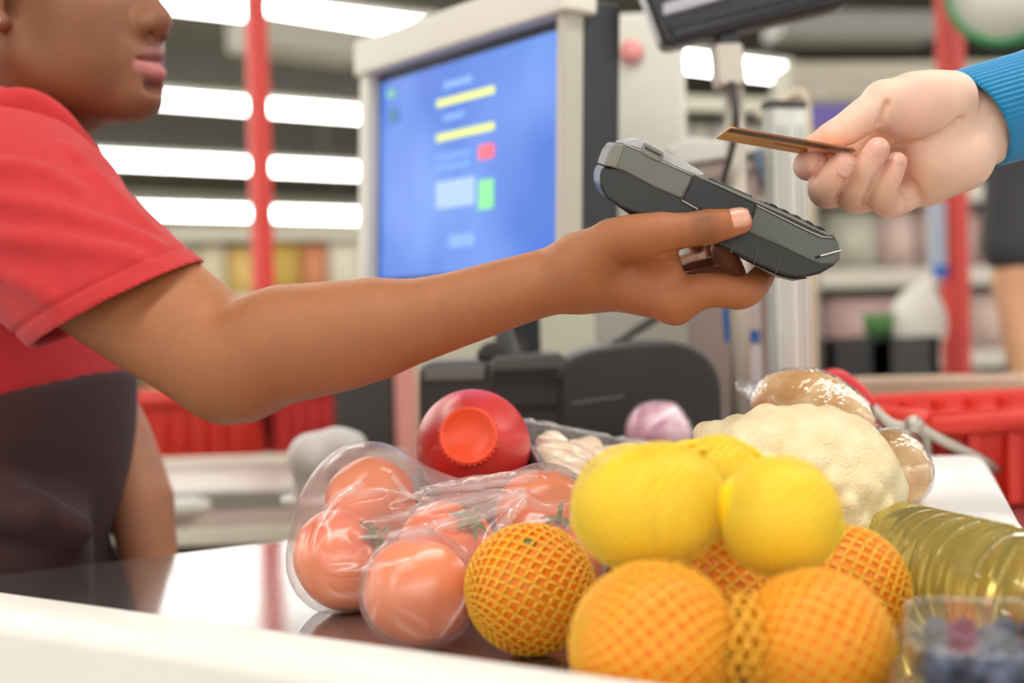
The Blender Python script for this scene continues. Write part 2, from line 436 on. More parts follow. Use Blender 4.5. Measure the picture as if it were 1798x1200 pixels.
# ---- shelving far left, with packs
def gondola(label, x0, y0, x1, y1, d, depth, yaw, nshelf, m_back, m_board, packs, grp, packlabel, zf=0.0):
    a = P(x0, (y0 + y1) / 2, d); b = P(x1, (y0 + y1) / 2, d); zt = P((x0 + x1) / 2, y0, d)[2]
    ax, ay, az = yaw_axes(yaw); hw = np.linalg.norm(b - a) / 2; c = (a + b) / 2; c[2] = 0
    t = thing('shelf_unit', c, label, 'shelves')
    obox('back_panel', c + ay * depth + Z_ * zt / 2, ax, ay, az, hw, 0.02, zt / 2, m_back, t)
    zs = [0.12 + (zt - 0.15) * i / nshelf for i in range(nshelf + 1)]
    for z in zs:
        sh = obox('shelf_board', c + ay * depth / 2 + Z_ * z, ax, ay, az, hw, depth / 2, 0.018, m_board, t)
        obox('price_rail', c - ay * 0.012 + Z_ * z, ax, ay, az, hw, 0.012, 0.028, m_board, sh)
    for s in (-1, 1): obox('side_panel', c + ay * depth / 2 + ax * s * (hw + 0.01) + Z_ * zt / 2, ax, ay, az, 0.01, depth / 2, zt / 2, m_back, t)
    k = 0
    for zi in range(nshelf):
        zc = P(0, 560, 1)[2]
        hgt = zs[zi + 1] - zs[zi] - 0.05
        if zs[zi + 1] < 0.75: continue
        x = -hw + 0.04
        while x < hw - 0.05:
            w = random.uniform(0.10, 0.24); h = hgt * random.uniform(0.82, 0.99)
            if x + w > hw - 0.02: break
            col_ = packs[(k * 7 + zi * 3) % len(packs)]; k += 1
            m = mat('pack_%d_%d_%d' % col_, col_, 0.5, var=0.08, vscale=9)
            me = box_mesh('pack', (-w / 2, -0.09, 0), (w / 2, 0.09, h))
            bm = bmesh.new(); bm.from_mesh(me)
            bmesh.ops.bevel(bm, geom=bm.edges[:], offset=0.012, segments=2, affect='EDGES'); bm.to_mesh(me); bm.free()
            o = link('product_pack', me, m)
            o.location = tuple(c + ax * (x + w / 2) + ay * 0.12 + Z_ * (zs[zi] + 0.018)); o.rotation_euler[2] = math.radians(yaw)
            tag(o, packlabel, 'pack', grp); x += w + 0.012
    return t
cols_l = [(226, 214, 180), (236, 226, 200), (214, 178, 92), (222, 210, 170), (196, 196, 176), (232, 196, 120), (240, 234, 214), (150, 160, 150), (230, 218, 186), (226, 150, 110)]
gondola('cream shelving full of pale packs beyond the red sleeve', 235, 402, 700, 700, 8.0, 0.5, 14, 4,
        mat('shelf_back_cream', (214, 206, 178), 0.7), mat('shelf_board_cream', (232, 226, 206), 0.5), cols_l, 'packs on the cream shelving', 'pale blurred pack on the cream shelving behind the red post')
cols_r = [(206, 168, 164), (198, 176, 170), (214, 188, 178), (190, 190, 172), (206, 174, 170), (170, 178, 160), (222, 206, 196), (200, 160, 158)]
gondola('grey shelving with pinkish packs between the card hand and the right red post', 1428, 322, 1960, 720, 4.6, 0.4, 8, 5,
        mat('shelf_back_grey', (176, 172, 160), 0.7), mat('shelf_board_grey', (214, 208, 194), 0.5), cols_r, 'packs on the grey shelving', 'pinkish blurred pack on the grey shelving at the right')
gondola('tall pale shelving behind the white box and the till', 1140, 176, 1650, 700, 6.6, 0.4, 20, 6,
        mat('shelf_back_pale', (186, 182, 166), 0.7), mat('shelf_board_pale', (198, 192, 174), 0.5), [(176, 174, 160), (190, 184, 166), (168, 164, 150), (200, 190, 174), (182, 176, 170)], 'packs on the tall pale shelving', 'grey beige blurred pack on the tall pale shelving')

# pale partition behind the till and under the arm
t = slab('partition_panel', 640, 470, 1420, 900, 3.2, 0.05, mat('pale_partition', (196, 194, 172), 0.6, var=0.05, vscale=2), zlo=0.0)
tag(t, 'pale greenish partition panel behind the till, seen below the outstretched arm', 'panel')
# grey and white things at the upper right
t = slab('overhead_beam', 1385, 108, 1800, 172, 4.3, 0.2, mat('beam_beige', (190, 184, 166), 0.6), yaw=6)
tag(t, 'beige horizontal beam above the card hand', 'beam')
t = slab('overhead_beam', 1370, 18, 1660, 62, 5.2, 0.2, mat('beam_grey', (150, 150, 144), 0.6), yaw=10)
tag(t, 'dark grey horizontal beam right of the customer display', 'beam')
t = slab('ceiling_duct', 478, 40, 660, 92, 7.2, 0.3, mat('duct_grey', (176, 172, 158), 0.5), yaw=45)
tag(t, 'pale grey duct under the ceiling left of the monitor', 'duct')
t = thing('hanging_sign', P(1750, 30, 3.2), 'round white hanging sign with a green rim at the upper right', 'sign')
sc_ = P(1762, -20, 3.2); sax = nrm(CAM - sc_); sax[2] = 0; sax = nrm(sax)
lathe('board', [(0.001, 0), (0.112, 0), (0.112, 0.02), (0.001, 0.02)], sc_, sax, mat('sign_white', (232, 228, 214), 0.5), t)
lathe('rim', [(0.112, -0.004), (0.126, -0.004), (0.126, 0.026), (0.112, 0.026), (0.112, -0.004)], sc_, sax, mat('sign_green', (44, 140, 84), 0.5), t)
tube('hanger', [sc_ + Z_ * 0.12, sc_ + Z_ * (3.58 - sc_[2])], 0.004, m_steel, t)
t = slab('banner', 1424, 183, 1540, 226, 4.0, 0.01, mat('banner_purple', (112, 100, 178), 0.6), zlo=None); tag(t, 'small violet banner on the shelving behind the thumb of the card hand', 'banner')
for q_ in (1440, 1525):
    put(tube('cord', [P(q_, 190, 4.005), P(q_, 150, 4.005), P(q_, 130, 4.33)], 0.003, m_steel), t)
t = slab('notice_panel', 1632, 352, 1662, 470, 3.385, 0.012, mat('pale_blue_card', (196, 206, 220), 0.5)); tag(t, 'narrow pale blue card hung beside the right red post', 'card')
t = slab('price_tag', 1640, 466, 1664, 488, 3.38, 0.012, mat('blue_tag', (60, 120, 214), 0.5)); tag(t, 'small bright blue tag under the pale blue card', 'tag')
# dark crates, white sack and green pot low on the right
def crate(x0, y0, x1, y1, d, m, label):
    a = P(x0, (y0 + y1) / 2, d); b = P(x1, (y0 + y1) / 2, d); zt = P((x0 + x1) / 2, y0, d)[2]
    w = b[0] - a[0]; c = (a + b) / 2
    t = thing('crate', (c[0], c[1] + 0.15, 0), label, 'crate')
    c = np.array([c[0], c[1] + 0.15, 0])
    zb = zt - 0.26
    obox('base', c + Z_ * (zb + 0.01), X_, Y_, Z_, w / 2, 0.15, 0.01, m, t)
    for s in (-1, 1):
        obox('side', c + X_ * s * (w / 2 - 0.008) + Z_ * (zb + 0.13), X_, Y_, Z_, 0.008, 0.15, 0.13, m, t)
        obox('wall', c + Y_ * s * (0.15 - 0.008) + Z_ * (zb + 0.13), X_, Y_, Z_, w / 2, 0.008, 0.13, m, t)
    return t, zb
t1_, zb_ = crate(1452, 598, 1545, 680, 3.0, m_blackp, 'dark crate at the far left of the low dark pair behind the tan rail')
t2_, zb_ = crate(1552, 592, 1650, 680, 3.0, m_dgrey, 'dark crate nearest the right red post behind the tan rail')
c_ = P(1550, 640, 3.0); tbl = thing('display_table', (c_[0], c_[1] + 0.15, 0), 'low dark table carrying the two dark crates', 'table')
obox('table_top', (c_[0], c_[1] + 0.15, zb_ - 0.02), X_, Y_, Z_, 0.14, 0.18, 0.02, m_dgrey, tbl)
for sx in (-1, 1):
    for sy in (-1, 1): obox('leg', (c_[0] + sx * 0.12, c_[1] + 0.15 + sy * 0.15, (zb_ - 0.04) / 2), X_, Y_, Z_, 0.02, 0.02, (zb_ - 0.04) / 2, m_dgrey, tbl)
F = Field(P(1600, 560, 3.15) - 0.14, P(1620, 540, 3.15) + 0.14, 0.008)
F.ell(P(1612, 570, 3.15), (0.062, 0.05, 0.075)); F.path([P(1612, 540, 3.15), P(1630, 490, 3.15)], [0.035, 0.012], 0.03)
o = link('white_sack', from_np('white_sack', *F.mesh(2)), mat('sack_white', (238, 232, 220), 0.7, var=0.04)); tag(o, 'white sack standing in the dark crate beside the right red post', 'sack')
gp = P(1542, 575, 3.15); o = lathe('plant_pot', [(0.001, 0), (0.026, 0), (0.035, 0.05), (0.031, 0.05), (0.001, 0.012)], gp - Z_ * 0.02, Z_, mat('pot_green', (84, 132, 70), 0.6)); tag(o, 'small green pot in the dark crate behind the tan rail', 'pot')

# ---- shopper at the far right edge: dark top, bare arm
def bg_person():
    d = 2.9
    sh = P(1800, 300, d); t = thing('person', (P(1945, 600, d)[0], sh[1] + 0.05, 0), 'shopper in a dark short-sleeved top with a bare arm at the right edge', 'person')
    bx, by = t.location[0], t.location[1]; zs = P(1800, 215, d)[2]
    F = Field((bx - 0.32, by - 0.24, 0), (bx + 0.32, by + 0.24, zs + 0.36), 0.014)
    c = lambda x, y, z: np.array([bx + x, by + y, z])
    F.ell(c(0, 0, zs + 0.22), (0.08, 0.095, 0.115)); F.path([c(0, 0, zs + 0.12), c(0, 0, zs - 0.05)], [0.055, 0.06], 0.03)
    F.path([c(0, 0, zs - 0.12), c(0, 0, 0.95)], [0.13, 0.125], 0.05, flat=(Y_, 1.3))
    F.path([c(-0.13, 0, zs - 0.04), c(0.13, 0, zs - 0.04)], [0.06, 0.06], 0.05)
    for s in (-1, 1):
        F.path([c(0.15 * s, 0, zs - 0.05), c(0.17 * s, -0.01, zs - 0.32), c(0.155 * s, -0.05, zs - 0.55)], [0.05, 0.04, 0.027], 0.02)
        F.ell(c(0.15 * s, -0.06, zs - 0.62), (0.02, 0.035, 0.06), None, 0.02)
        for k in range(5): F.path([c(0.15 * s, -0.09 + 0.015 * k, zs - 0.65), c(0.145 * s, -0.095 + 0.015 * k, zs - 0.74 + 0.01 * abs(k - 2))], [0.012, 0.01], 0.005)
        F.path([c(0.08 * s, 0, 0.95), c(0.085 * s, 0, 0.5), c(0.085 * s, 0.01, 0.09)], [0.085, 0.055, 0.04], 0.04)
        F.ell(c(0.085 * s, -0.06, 0.035), (0.045, 0.12, 0.035), None, 0.03)
    body = put(link('body', from_np('body', *F.mesh(2)), mat('shopper_skin', (216, 160, 122), 0.5, var=0.05)), t)
    F = Field((bx - 0.32, by - 0.24, 0.85), (bx + 0.32, by + 0.24, zs + 0.1), 0.012)
    F.path([c(0, 0, zs - 0.12), c(0, 0, 0.95)], [0.145, 0.14], 0.05, flat=(Y_, 1.3))
    F.path([c(-0.13, 0, zs - 0.04), c(0.13, 0, zs - 0.04)], [0.068, 0.068], 0.05)
    for s in (-1, 1): F.path([c(0.15 * s, 0, zs - 0.05), c(0.172 * s, -0.01, zs - 0.24)], [0.06, 0.058], 0.03)
    put(link('dark_top', from_np('dark_top', *F.mesh(2)), mat('dark_cloth', (62, 60, 64), 0.8)), t)
    F = Field((bx - 0.25, by - 0.24, 0.05), (bx + 0.25, by + 0.24, 1.0), 0.014)
    for s in (-1, 1): F.path([c(0.08 * s, 0, 0.93), c(0.085 * s, 0, 0.5), c(0.085 * s, 0.01, 0.1)], [0.1, 0.072, 0.06], 0.04)
    put(link('trousers', from_np('trousers', *F.mesh(1)), mat('navy_cloth', (70, 76, 120), 0.8)), t)
    F = Field((bx - 0.14, by - 0.14, zs + 0.1), (bx + 0.14, by + 0.16, zs + 0.37), 0.012)
    F.ell(c(0, 0.015, zs + 0.245), (0.09, 0.1, 0.105)); F.cut(c(0, -0.02, zs + 0.2), np.array([0, -0.8, -0.6]))
    put(link('hair', from_np('hair', *F.mesh(1)), mat('brown_hair', (54, 40, 32), 0.6)), t)
    for s in (-1, 1):
        put(lathe('eye', [(0.001, -0.01), (0.01, -0.004), (0.012, 0.002), (0.001, 0.008)], c(0.03 * s, -0.085, zs + 0.23), -Y_, mat('eye_white', (230, 226, 220), 0.2), None, 12), t)
bg_person()

# ================================================================== NEIGHBOURING TILL (left, beyond the cashier) and its baskets
m_rail = mat('grey_rail', (198, 192, 178), 0.4, metal=0.15)
t = thing('next_till_counter', P(250, 900, 2.1), 'grey metal counter of the next till behind the cashier', 'counter')
cc = P(250, 880, 2.1); ax, ay, az = yaw_axes(3)
zt = P(400, 880, 2.1)[2]
obox('deck', (cc[0], cc[1] + 0.25, zt), ax, ay, az, 0.34, 0.25, 0.015, m_steel, t, 0.004)
obox('front_lip', (cc[0], cc[1] - 0.012, P(400, 940, 2.1)[2]), ax, ay, az, 0.34, 0.012, 0.012, m_cream, t, 0.003)
obox('body', (cc[0], cc[1] + 0.25, (zt - 0.1) / 2), ax, ay, az, 0.32, 0.22, (zt - 0.1) / 2, mat('counter_brown', (78, 56, 48), 0.5), t)
obox('back_rail', (cc[0], cc[1] + 0.48, P(400, 827, 2.55)[2]), ax, ay, az, 0.34, 0.02, 0.022, m_cream, t, 0.006)
tube('guide_bar', [P(240, 896, 2.05), P(520, 872, 2.2)], 0.012, m_white, t)
obox('front_panel', (cc[0], cc[1] + 0.01, (zt + P(400, 940, 2.1)[2]) / 2), ax, ay, az, 0.34, 0.008, 0.03, mat('panel_pinkgrey', (198, 178, 168), 0.5), t)

def basket(name, c, ax, ay, w, l, h, m, label, handle=True, up=1):
    t = thing(name, c, label, 'basket', 'red shopping baskets')
    c = np.asarray(c, float); th = 0.006
    taper = 0.86
    def ring(s, z): return [c + ax * sx * w * s + ay * sy * l * s + Z_ * z for sx, sy in ((-1, -1), (1, -1), (1, 1), (-1, 1))]
    lo, hi = ring(taper, 0), ring(1, h); loi, hii = ring(taper - 0.03, 0.008), ring(0.96, h)
    v = lo + hi + loi + hii; f = [(0, 3, 2, 1)]
    for i in range(4):
        j = (i + 1) % 4
        f += [(i, j, 4 + j, 4 + i), (8 + j, 8 + i, 12 + i, 12 + j), (4 + i, 4 + j, 12 + j, 12 + i)]
    f.append((8, 9, 10, 11))
    me = mesh_pd('shell', v, f); fix_normals(me); put(bevel(link('shell', me, m, smooth=False), 0.006, 2), t)
    r = ring(1.02, h - 0.012)
    for i in range(4):
        j = (i + 1) % 4; tube('rim', [r[i], r[j]], 0.012, m, t)
    for sx in (-1, 1):
        for k in range(6):
            q = -0.75 + 0.3 * k
            obox('rib', c + ax * sx * w * 0.945 + ay * q * l * 0.9 + Z_ * h * 0.5, ax, ay, Z_, 0.008, 0.006, h * 0.42, m, t)
    for k in range(8):
        q = -0.85 + 0.24 * k
        for sy in (-1, 1): obox('rib', c + ay * sy * l * 0.945 + ax * q * w * 0.9 + Z_ * h * 0.5, ax, ay, Z_, 0.006, 0.008, h * 0.42, m, t)
    return t
bz = P(400, 815, 2.6)[2]
ax, ay, az = yaw_axes(4)
basket('shopping_basket', P(320, 760, 2.98) * np.array([1, 1, 0]) + Z_ * (bz - 0.03), ax, ay, 0.17, 0.15, P(345, 693, 2.8)[2] - bz + 0.03, m_red, 'red plastic basket just right of the dark apron, behind the next till')
basket('shopping_basket', P(598, 760, 3.05) * np.array([1, 1, 0]) + Z_ * (bz - 0.03), ax, ay, 0.135, 0.14, P(570, 672, 2.9)[2] - bz + 0.03, mat('red_basket_dull', (206, 50, 48), 0.5), 'red plastic basket under the outstretched forearm, behind the white scanner')
tb = thing('basket_bench', P(450, 830, 3.0) * np.array([1, 1, 0]), 'grey bench under the red baskets behind the next till', 'bench')
obox('top', P(450, 830, 3.0) * np.array([1, 1, 0]) + Z_ * (bz - 0.05), ax, ay, Z_, 0.5, 0.2, 0.02, m_rail, tb)
for s in (-1, 1): obox('trestle', P(450, 830, 3.0) * np.array([1, 1, 0]) + ax * s * 0.4 + Z_ * (bz - 0.07) / 2, ax, ay, Z_, 0.02, 0.18, (bz - 0.07) / 2, m_rail, tb)
# dark bin with pinkish side behind the scanner
t = thing('bin', P(640, 800, 2.72) * np.array([1, 1, 0]), 'dark grey bin behind the white scanner, left of the receipt printer', 'bin')
a = P(588, 700, 2.72); b = P(692, 700, 2.72); cz = P(640, 610, 2.72)[2]; cx = (a + b) / 2
lathe('bin_body', [(0.001, 0), (0.05, 0), (0.058, cz - 0.01), (0.061, cz), (0.054, cz), (0.001, cz - 0.02)], (cx[0], cx[1], 0), Z_, m_dgrey, t, 32)
lathe('rim', [(0.062, cz - 0.015), (0.066, cz - 0.01), (0.066, cz + 0.004), (0.058, cz + 0.004)], (cx[0], cx[1], 0), Z_, m_blackp, t, 32)
t = slab('leaflet_stand', 694, 600, 730, 815, 2.7, 0.03, mat('leaflet_pink', (222, 150, 140), 0.6), zlo=0.0); tag(t, 'narrow pinkish stand between the dark bin and the receipt printer', 'stand')

# ---- white hand scanner on its stand
def scanner():
    d = 1.62; c = P(565, 800, d); t = thing('barcode_scanner', P(560, 900, d), 'white hand-held barcode scanner standing left of the tomato bag', 'scanner')
    F = Field(c - 0.12, c + 0.12, 0.003)
    F.path([P(548, 800, d), P(595, 785, d)], [0.024, 0.02], 0.01); F.path([P(590, 783, d), P(618, 784, d - 0.01)], [0.018, 0.017], 0.01)
    F.path([P(548, 808, d), P(540, 900, d + 0.02)], [0.022, 0.015], 0.015)
    put(link('head', from_np('head', *F.mesh(2)), m_white), t)
    lathe('window', [(0.001, 0), (0.009, 0), (0.009, 0.004), (0.001, 0.004)], P(620, 790, d - 0.014), nrm(P(660, 792, d - 0.05) - P(620, 790, d)), m_blackp, t, 20)
    obox('trigger', P(585, 828, d - 0.004), *yaw_axes(20), 0.006, 0.006, 0.012, mat('scanner_grey', (120, 118, 108), 0.5), t, 0.002)
    tube('handle', catmull([P(545, 840, d), P(555, 870, d + 0.01), P(575, 900, d + 0.03)]), 0.012, m_white, t)
    lathe('stand_base', [(0.001, 0), (0.045, 0), (0.045, 0.008), (0.014, 0.016), (0.012, 0.06), (0.001, 0.06)], np.array([P(560, 900, d)[0], P(560, 900, d)[1] + 0.03, ZB + 0.0]), Z_, m_white, t)
scanner()

# ================================================================== TILL: counter, monitor, printer, posts
m_deck = mat('steel_deck', (166, 162, 160), 0.12, metal=0.85, bump=0.02, bscale=900)
m_body = mat('counter_white', (238, 234, 224), 0.4, var=0.02)
A0, A1 = G(0, 1010, ZB), G(510, 950, ZB)
B0, B1 = G(0, 1030, ZB + 0.04), G(1250, 1200, ZB + 0.04)
A0, A1, B0, B1 = (p[:2] for p in (A0, A1, B0, B1))
ef = nrm(A1 - A0); er = nrm(B1 - B0)
M_ = np.array([ef, -er]).T; st = np.linalg.solve(M_, B0 - A0); C0 = A0 + ef * st[0]
nin = np.array([-er[1], er[0]]);  nin = nin if nin @ (np.array([0, 1.0])) > 0 else -nin     # towards the deck
pf = [C0 - er * 0.0, C0 + ef * 2.1, C0 + ef * 2.1 + er * 0.9, C0 + er * 1.15]
cnt = thing('checkout_counter', (C0[0] + 0.4, C0[1], 0), 'white checkout counter with a glossy grey metal deck and raised front rail', 'counter')
def poly_slab(name, pts, z0, z1, m, parent, bev=0.0):
    n = len(pts); v = [(p[0], p[1], z0) for p in pts] + [(p[0], p[1], z1) for p in pts]
    f = [tuple(range(n))[::-1], tuple(range(n, 2 * n))] + [(i, (i + 1) % n, n + (i + 1) % n, n + i) for i in range(n)]
    me = mesh_pd(name, v, f); fix_normals(me); o = link(name, me, m, smooth=False); put(o, parent)
    if bev: bevel(o, bev)
    return o
poly_slab('deck', pf, ZB - 0.012, ZB, m_deck, cnt)
ins = [pf[0] + nin * 0.02 + er * 0.03, pf[0] + nin * 0.30 + er * 0.16, pf[3] + nin * 0.30 - er * 0.1, pf[3] + nin * 0.02 - er * 0.1]
poly_slab('body', ins, 0.0, ZB - 0.013, m_body, cnt)
r_in = [C0 - er * 0.25, C0 + er * 1.3]
rail = [r_in[0], r_in[1], r_in[1] - nin * 0.055, r_in[0] - nin * 0.055]
poly_slab('front_rail', rail, 0.02, ZB + 0.04, m_body, cnt, 0.014)

# ---- monitor
def monitor():
    dl, dr = 1.88, 1.56
    TL, BL = P(672, 147, dl), P(667, 490, dl); TR, BR = P(988, 52, dr), P(986, 466, dr)
    n = nrm(np.cross(TR - TL, BL - TL)); n = n if n @ (CAM - TL) > 0 else -n
    ex = nrm(TR - TL); ey = nrm(np.cross(n, ex)); ey = ey if ey[2] > 0 else -ey
    t = thing('monitor', (BL + BR) / 2, 'large till monitor in a white frame showing a blue screen', 'monitor')
    c = (TL + TR + BL + BR) / 4; w = np.linalg.norm(TR - TL) / 2; h = (np.linalg.norm(TL - BL) + np.linalg.norm(TR - BR)) / 4
    m_scr = bpy.data.materials.new('screen_blue'); m_scr.use_nodes = True; nt = m_scr.node_tree; b = nt.nodes['Principled BSDF']
    tc = nt.nodes.new('ShaderNodeTexCoord'); nz = nt.nodes.new('ShaderNodeTexNoise'); nz.inputs['Scale'].default_value = 6; nz.inputs['Detail'].default_value = 1.5
    rp = nt.nodes.new('ShaderNodeValToRGB'); rp.color_ramp.elements[0].position = 0.35; rp.color_ramp.elements[1].position = 0.72
    rp.color_ramp.elements[0].color = (*lin((30, 100, 206)), 1); rp.color_ramp.elements[1].color = (*lin((104, 148, 232)), 1)
    nt.links.new(tc.outputs['Object'], nz.inputs['Vector']); nt.links.new(nz.outputs[0], rp.inputs[0])
    nt.links.new(rp.outputs[0], b.inputs['Emission Color']); b.inputs['Emission Strength'].default_value = 0.72; b.inputs['Specular IOR Level'].default_value = 0.25
    b.inputs['Base Color'].default_value = (0.02, 0.03, 0.06, 1); b.inputs['Roughness'].default_value = 0.25
    scr = obox('screen', c, ex, n, ey, w, 0.003, h, m_scr, t)
    obox('inner_border', c - n * 0.003, ex, n, ey, w + 0.009, 0.003, h + 0.011, mat('screen_edge', (30, 44, 66), 0.4), t)
    m_fr = mat('monitor_frame', (226, 222, 208), 0.4); m_sd = mat('monitor_side', (46, 50, 54), 0.4)
    obox('left_bezel', c - ex * (w + 0.022) + n * 0.003, ex, n, ey, 0.013, 0.012, h + 0.02, m_fr, t, 0.003)
    obox('right_bezel', c + ex * (w + 0.018) + n * 0.003, ex, n, ey, 0.009, 0.012, h + 0.02, mat('monitor_bezel_grey', (190, 186, 170), 0.4), t, 0.003)
    obox('bottom_bezel', c - ey * (h + 0.02) + n * 0.003, ex, n, ey, w + 0.035, 0.012, 0.011, m_fr, t, 0.003)
    obox('top_visor', c + ey * (h + 0.034) + n * 0.002, ex, n, ey, w + 0.036, 0.022, 0.023, m_fr, t, 0.005)
    obox('back_case', c - n * 0.034, ex, n, ey, w + 0.026, 0.024, h + 0.03, m_sd, t, 0.004)
    # marks on the screen
    def mark(nm, x0, y0, x1, y1, rgb, e):
        # screen fractions from its top left
        cc = c + ex * (-w + (x0 + x1) * w) + ey * (h - (y0 + y1) * h) + n * 0.0036
        m = mat('mark_%s' % nm, rgb, 0.5, emit=e * 0.6)
        obox(nm, cc, ex, n, ey, (x1 - x0) * w, 0.0006, (y1 - y0) * h, m, scr)
    mark('heading_line', .40, .09, .56, .12, (120, 160, 228), 0.8)
    mark('yellow_bar', .36, .165, .68, .20, (206, 218, 120), 0.9); mark('caption_line', .40, .245, .52, .275, (110, 152, 226), 0.8)
    mark('lower_yellow_bar', .36, .33, .68, .365, (206, 218, 120), 0.9)
    mark('button_red', .60, .425, .68, .49, (226, 92, 110), 0.9); mark('text_row', .36, .43, .56, .46, (96, 146, 220), 0.8); mark('text_row', .36, .48, .56, .51, (96, 146, 220), 0.8)
    mark('text_panel', .36, .56, .58, .69, (150, 180, 236), 0.85); mark('button_green', .60, .585, .68, .72, (120, 208, 140), 0.9)
    mark('footer_mark', .44, .82, .58, .88, (120, 160, 234), 0.8); mark('icon_green', .05, .05, .10, .09, (110, 180, 150), 0.8); mark('icon_dark', .06, .15, .12, .22, (60, 110, 150), 0.7)
    # neck and foot
    base = np.array([c[0], c[1], 0]) - n * np.array([1, 1, 0]) * 0.07
    obox('neck', base + Z_ * (ZB + (c[2] - h - ZB) / 2 + 0.01), ex, nrm(n * [1, 1, 0]), Z_, 0.025, 0.018, (c[2] - h - ZB) / 2 + 0.02, m_sd, t, 0.004)
    lathe('foot', [(0.001, 0), (0.09, 0), (0.09, 0.008), (0.03, 0.02), (0.001, 0.02)], base + Z_ * (ZB), Z_, m_sd, t)
monitor()

# ---- desk behind the deck carrying the printer
def desk():
    a = P(720, 900, 1.47); t = thing('till_desk', (P(1000, 900, 1.75)[0], P(1000, 900, 1.75)[1], 0), 'dark till desk behind the groceries carrying the receipt printer', 'desk')
    p1 = C0 + ef * 1.02; nf = np.array([-ef[1], ef[0]])
    pts = [C0 + ef * 0.80 + nf * 0.012, C0 + ef * 2.1 + nf * 0.012, C0 + ef * 2.1 + nf * 0.45, C0 + ef * 0.80 + nf * 0.45]
    poly_slab('desk_top', pts, ZB - 0.03, ZB - 0.0005, m_dgrey, t)
    poly_slab('desk_body', [q + (np.mean(pts, 0) - q) * 0.08 for q in pts], 0, ZB - 0.031, m_body, t)
desk()
def printer():
    d = 1.5; e = nrm(fw * [1, 1, 0]); t = thing('receipt_printer', P(1000, 880, d + 0.08) * [1, 1, 0] + Z_ * ZB, 'black receipt printer with a tall rounded cover, behind the groceries', 'printer')
    zpx = 905
    m_pr = mat('printer_black', (50, 47, 46), 0.45, var=0.05, vscale=30); m_pd = mat('printer_slot', (16, 15, 15), 0.5); m_pg = mat('printer_grey', (104, 102, 96), 0.4)
    prism('body', [(736, 650), (745, 640), (990, 630), (1010, 660), (1010, zpx), (736, zpx - 4)], d, e, 0.16, m_pr, t, 0.004)
    prism('side_cover', catmull([(985, 690), (995, 640), (1030, 618), (1100, 606), (1190, 602), (1235, 622), (1262, 660), (1268, 720), (1266, 800), (1262, zpx - 8), (1120, zpx - 4), (988, zpx)], 5, True), d - 0.012, e, 0.17, m_pr, t, 0.006)
    prism('paper_lid', [(858, 645), (868, 627), (985, 620), (1004, 642), (986, 668), (862, 674)], d - 0.006, e, 0.12, mat('printer_lid', (78, 76, 72), 0.4), t, 0.003)
    prism('paper_slot', [(866, 650), (982, 646), (980, 664), (866, 668)], d - 0.008, e, 0.01, m_pd, t)
    prism('grey_strip', [(742, 647), (852, 640), (850, 668), (744, 670)], d - 0.004, e, 0.03, m_pg, t, 0.002)
    prism('front_seam', [(884, 714), (978, 711), (978, 717), (884, 720)], d - 0.003, e, 0.01, m_pd, t)
    prism('cover_crease', [(1005, 706), (1095, 694), (1095, 698), (1005, 711)], d - 0.0135, e, 0.004, m_pg, t)
    prism('knob', [(835, 620), (850, 603), (880, 598), (890, 622), (880, 632), (840, 634)], d + 0.05, e, 0.04, m_pr, t, 0.004)
    tube('cable', catmull([P(1080, 606, d + 0.1), P(1110, 585, d + 0.16), P(1150, 560, d + 0.2), P(1200, 520, d + 0.24)]), 0.005, m_dgrey, t)
    tube('cable', catmull([P(920, 628, d + 0.1), P(906, 585, d + 0.14), P(890, 540, d + 0.18)]), 0.007, m_dgrey, t)
printer()

# ---- white box with round red emblem, right of the monitor
t = slab('white_cabinet', 1035, 22, 1206, 560, 1.95, 0.16, mat('cabinet_white', (222, 219, 206), 0.5, var=0.03), yaw=-6, bev=0.008, zlo=ZB)
tag(t, 'white upright cabinet with a round red emblem, right of the monitor', 'cabinet')
ec = P(1108, 92, 1.947); lathe('emblem', [(0.001, 0), (0.0155, 0), (0.0155, 0.002), (0.001, 0.002)], ec - Y_ * 0.006, -Y_, mat('emblem_red', (232, 150, 146), 0.5), t, 24)

# ---- customer display on its pole
def display():
    d = 1.55; t = thing('customer_display', P(1280, 700, d + 0.1) * [1, 1, 0] + Z_ * ZB, 'black customer display on a pole above the card', 'display')
    e = nrm(fw * [1, 1, 0])
    m_d = mat('display_black', (36, 35, 38), 0.35)
    prism('housing', [(1120, -40), (1165, 78), (1182, 80), (1480, 8), (1500, -5), (1520, -60)], d, e, 0.05, m_d, t, 0.006)
    prism('light_bar', [(1163, 6), (1286, -28), (1290, -8), (1165, 28)], d - 0.006, e, 0.01, mat('display_grey', (176, 176, 184), 0.3), t, 0.002)
    prism('window', [(1170, 42), (1470, -30), (1476, -8), (1184, 66)], d - 0.004, e, 0.01, mat('display_glass', (22, 22, 26), 0.12), t, 0.002)
    prism('joint', [(1262, 50), (1295, 42), (1298, 86), (1262, 88)], d + 0.01, e, 0.03, mat('joint_dark', (46, 50, 60), 0.4), t, 0.003)
    prism('bracket', [(1255, 76), (1304, 74), (1312, 148), (1262, 150)], d + 0.004, e, 0.045, mat('bracket_beige', (206, 198, 184), 0.5), t, 0.004)
    b = P(1288, 140, d + 0.03)
    tube('pole', [b, np.array([b[0], b[1], ZB])], 0.011, mat('pole_beige', (186, 176, 160), 0.4), t)
    tube('cable', catmull([P(1284, 145, d), P(1292, 200, d - 0.01), P(1288, 250, d), P(1270, 330, d + 0.02), P(1280, 420, d + 0.03)]), 0.0035, m_blackp, t)
display()
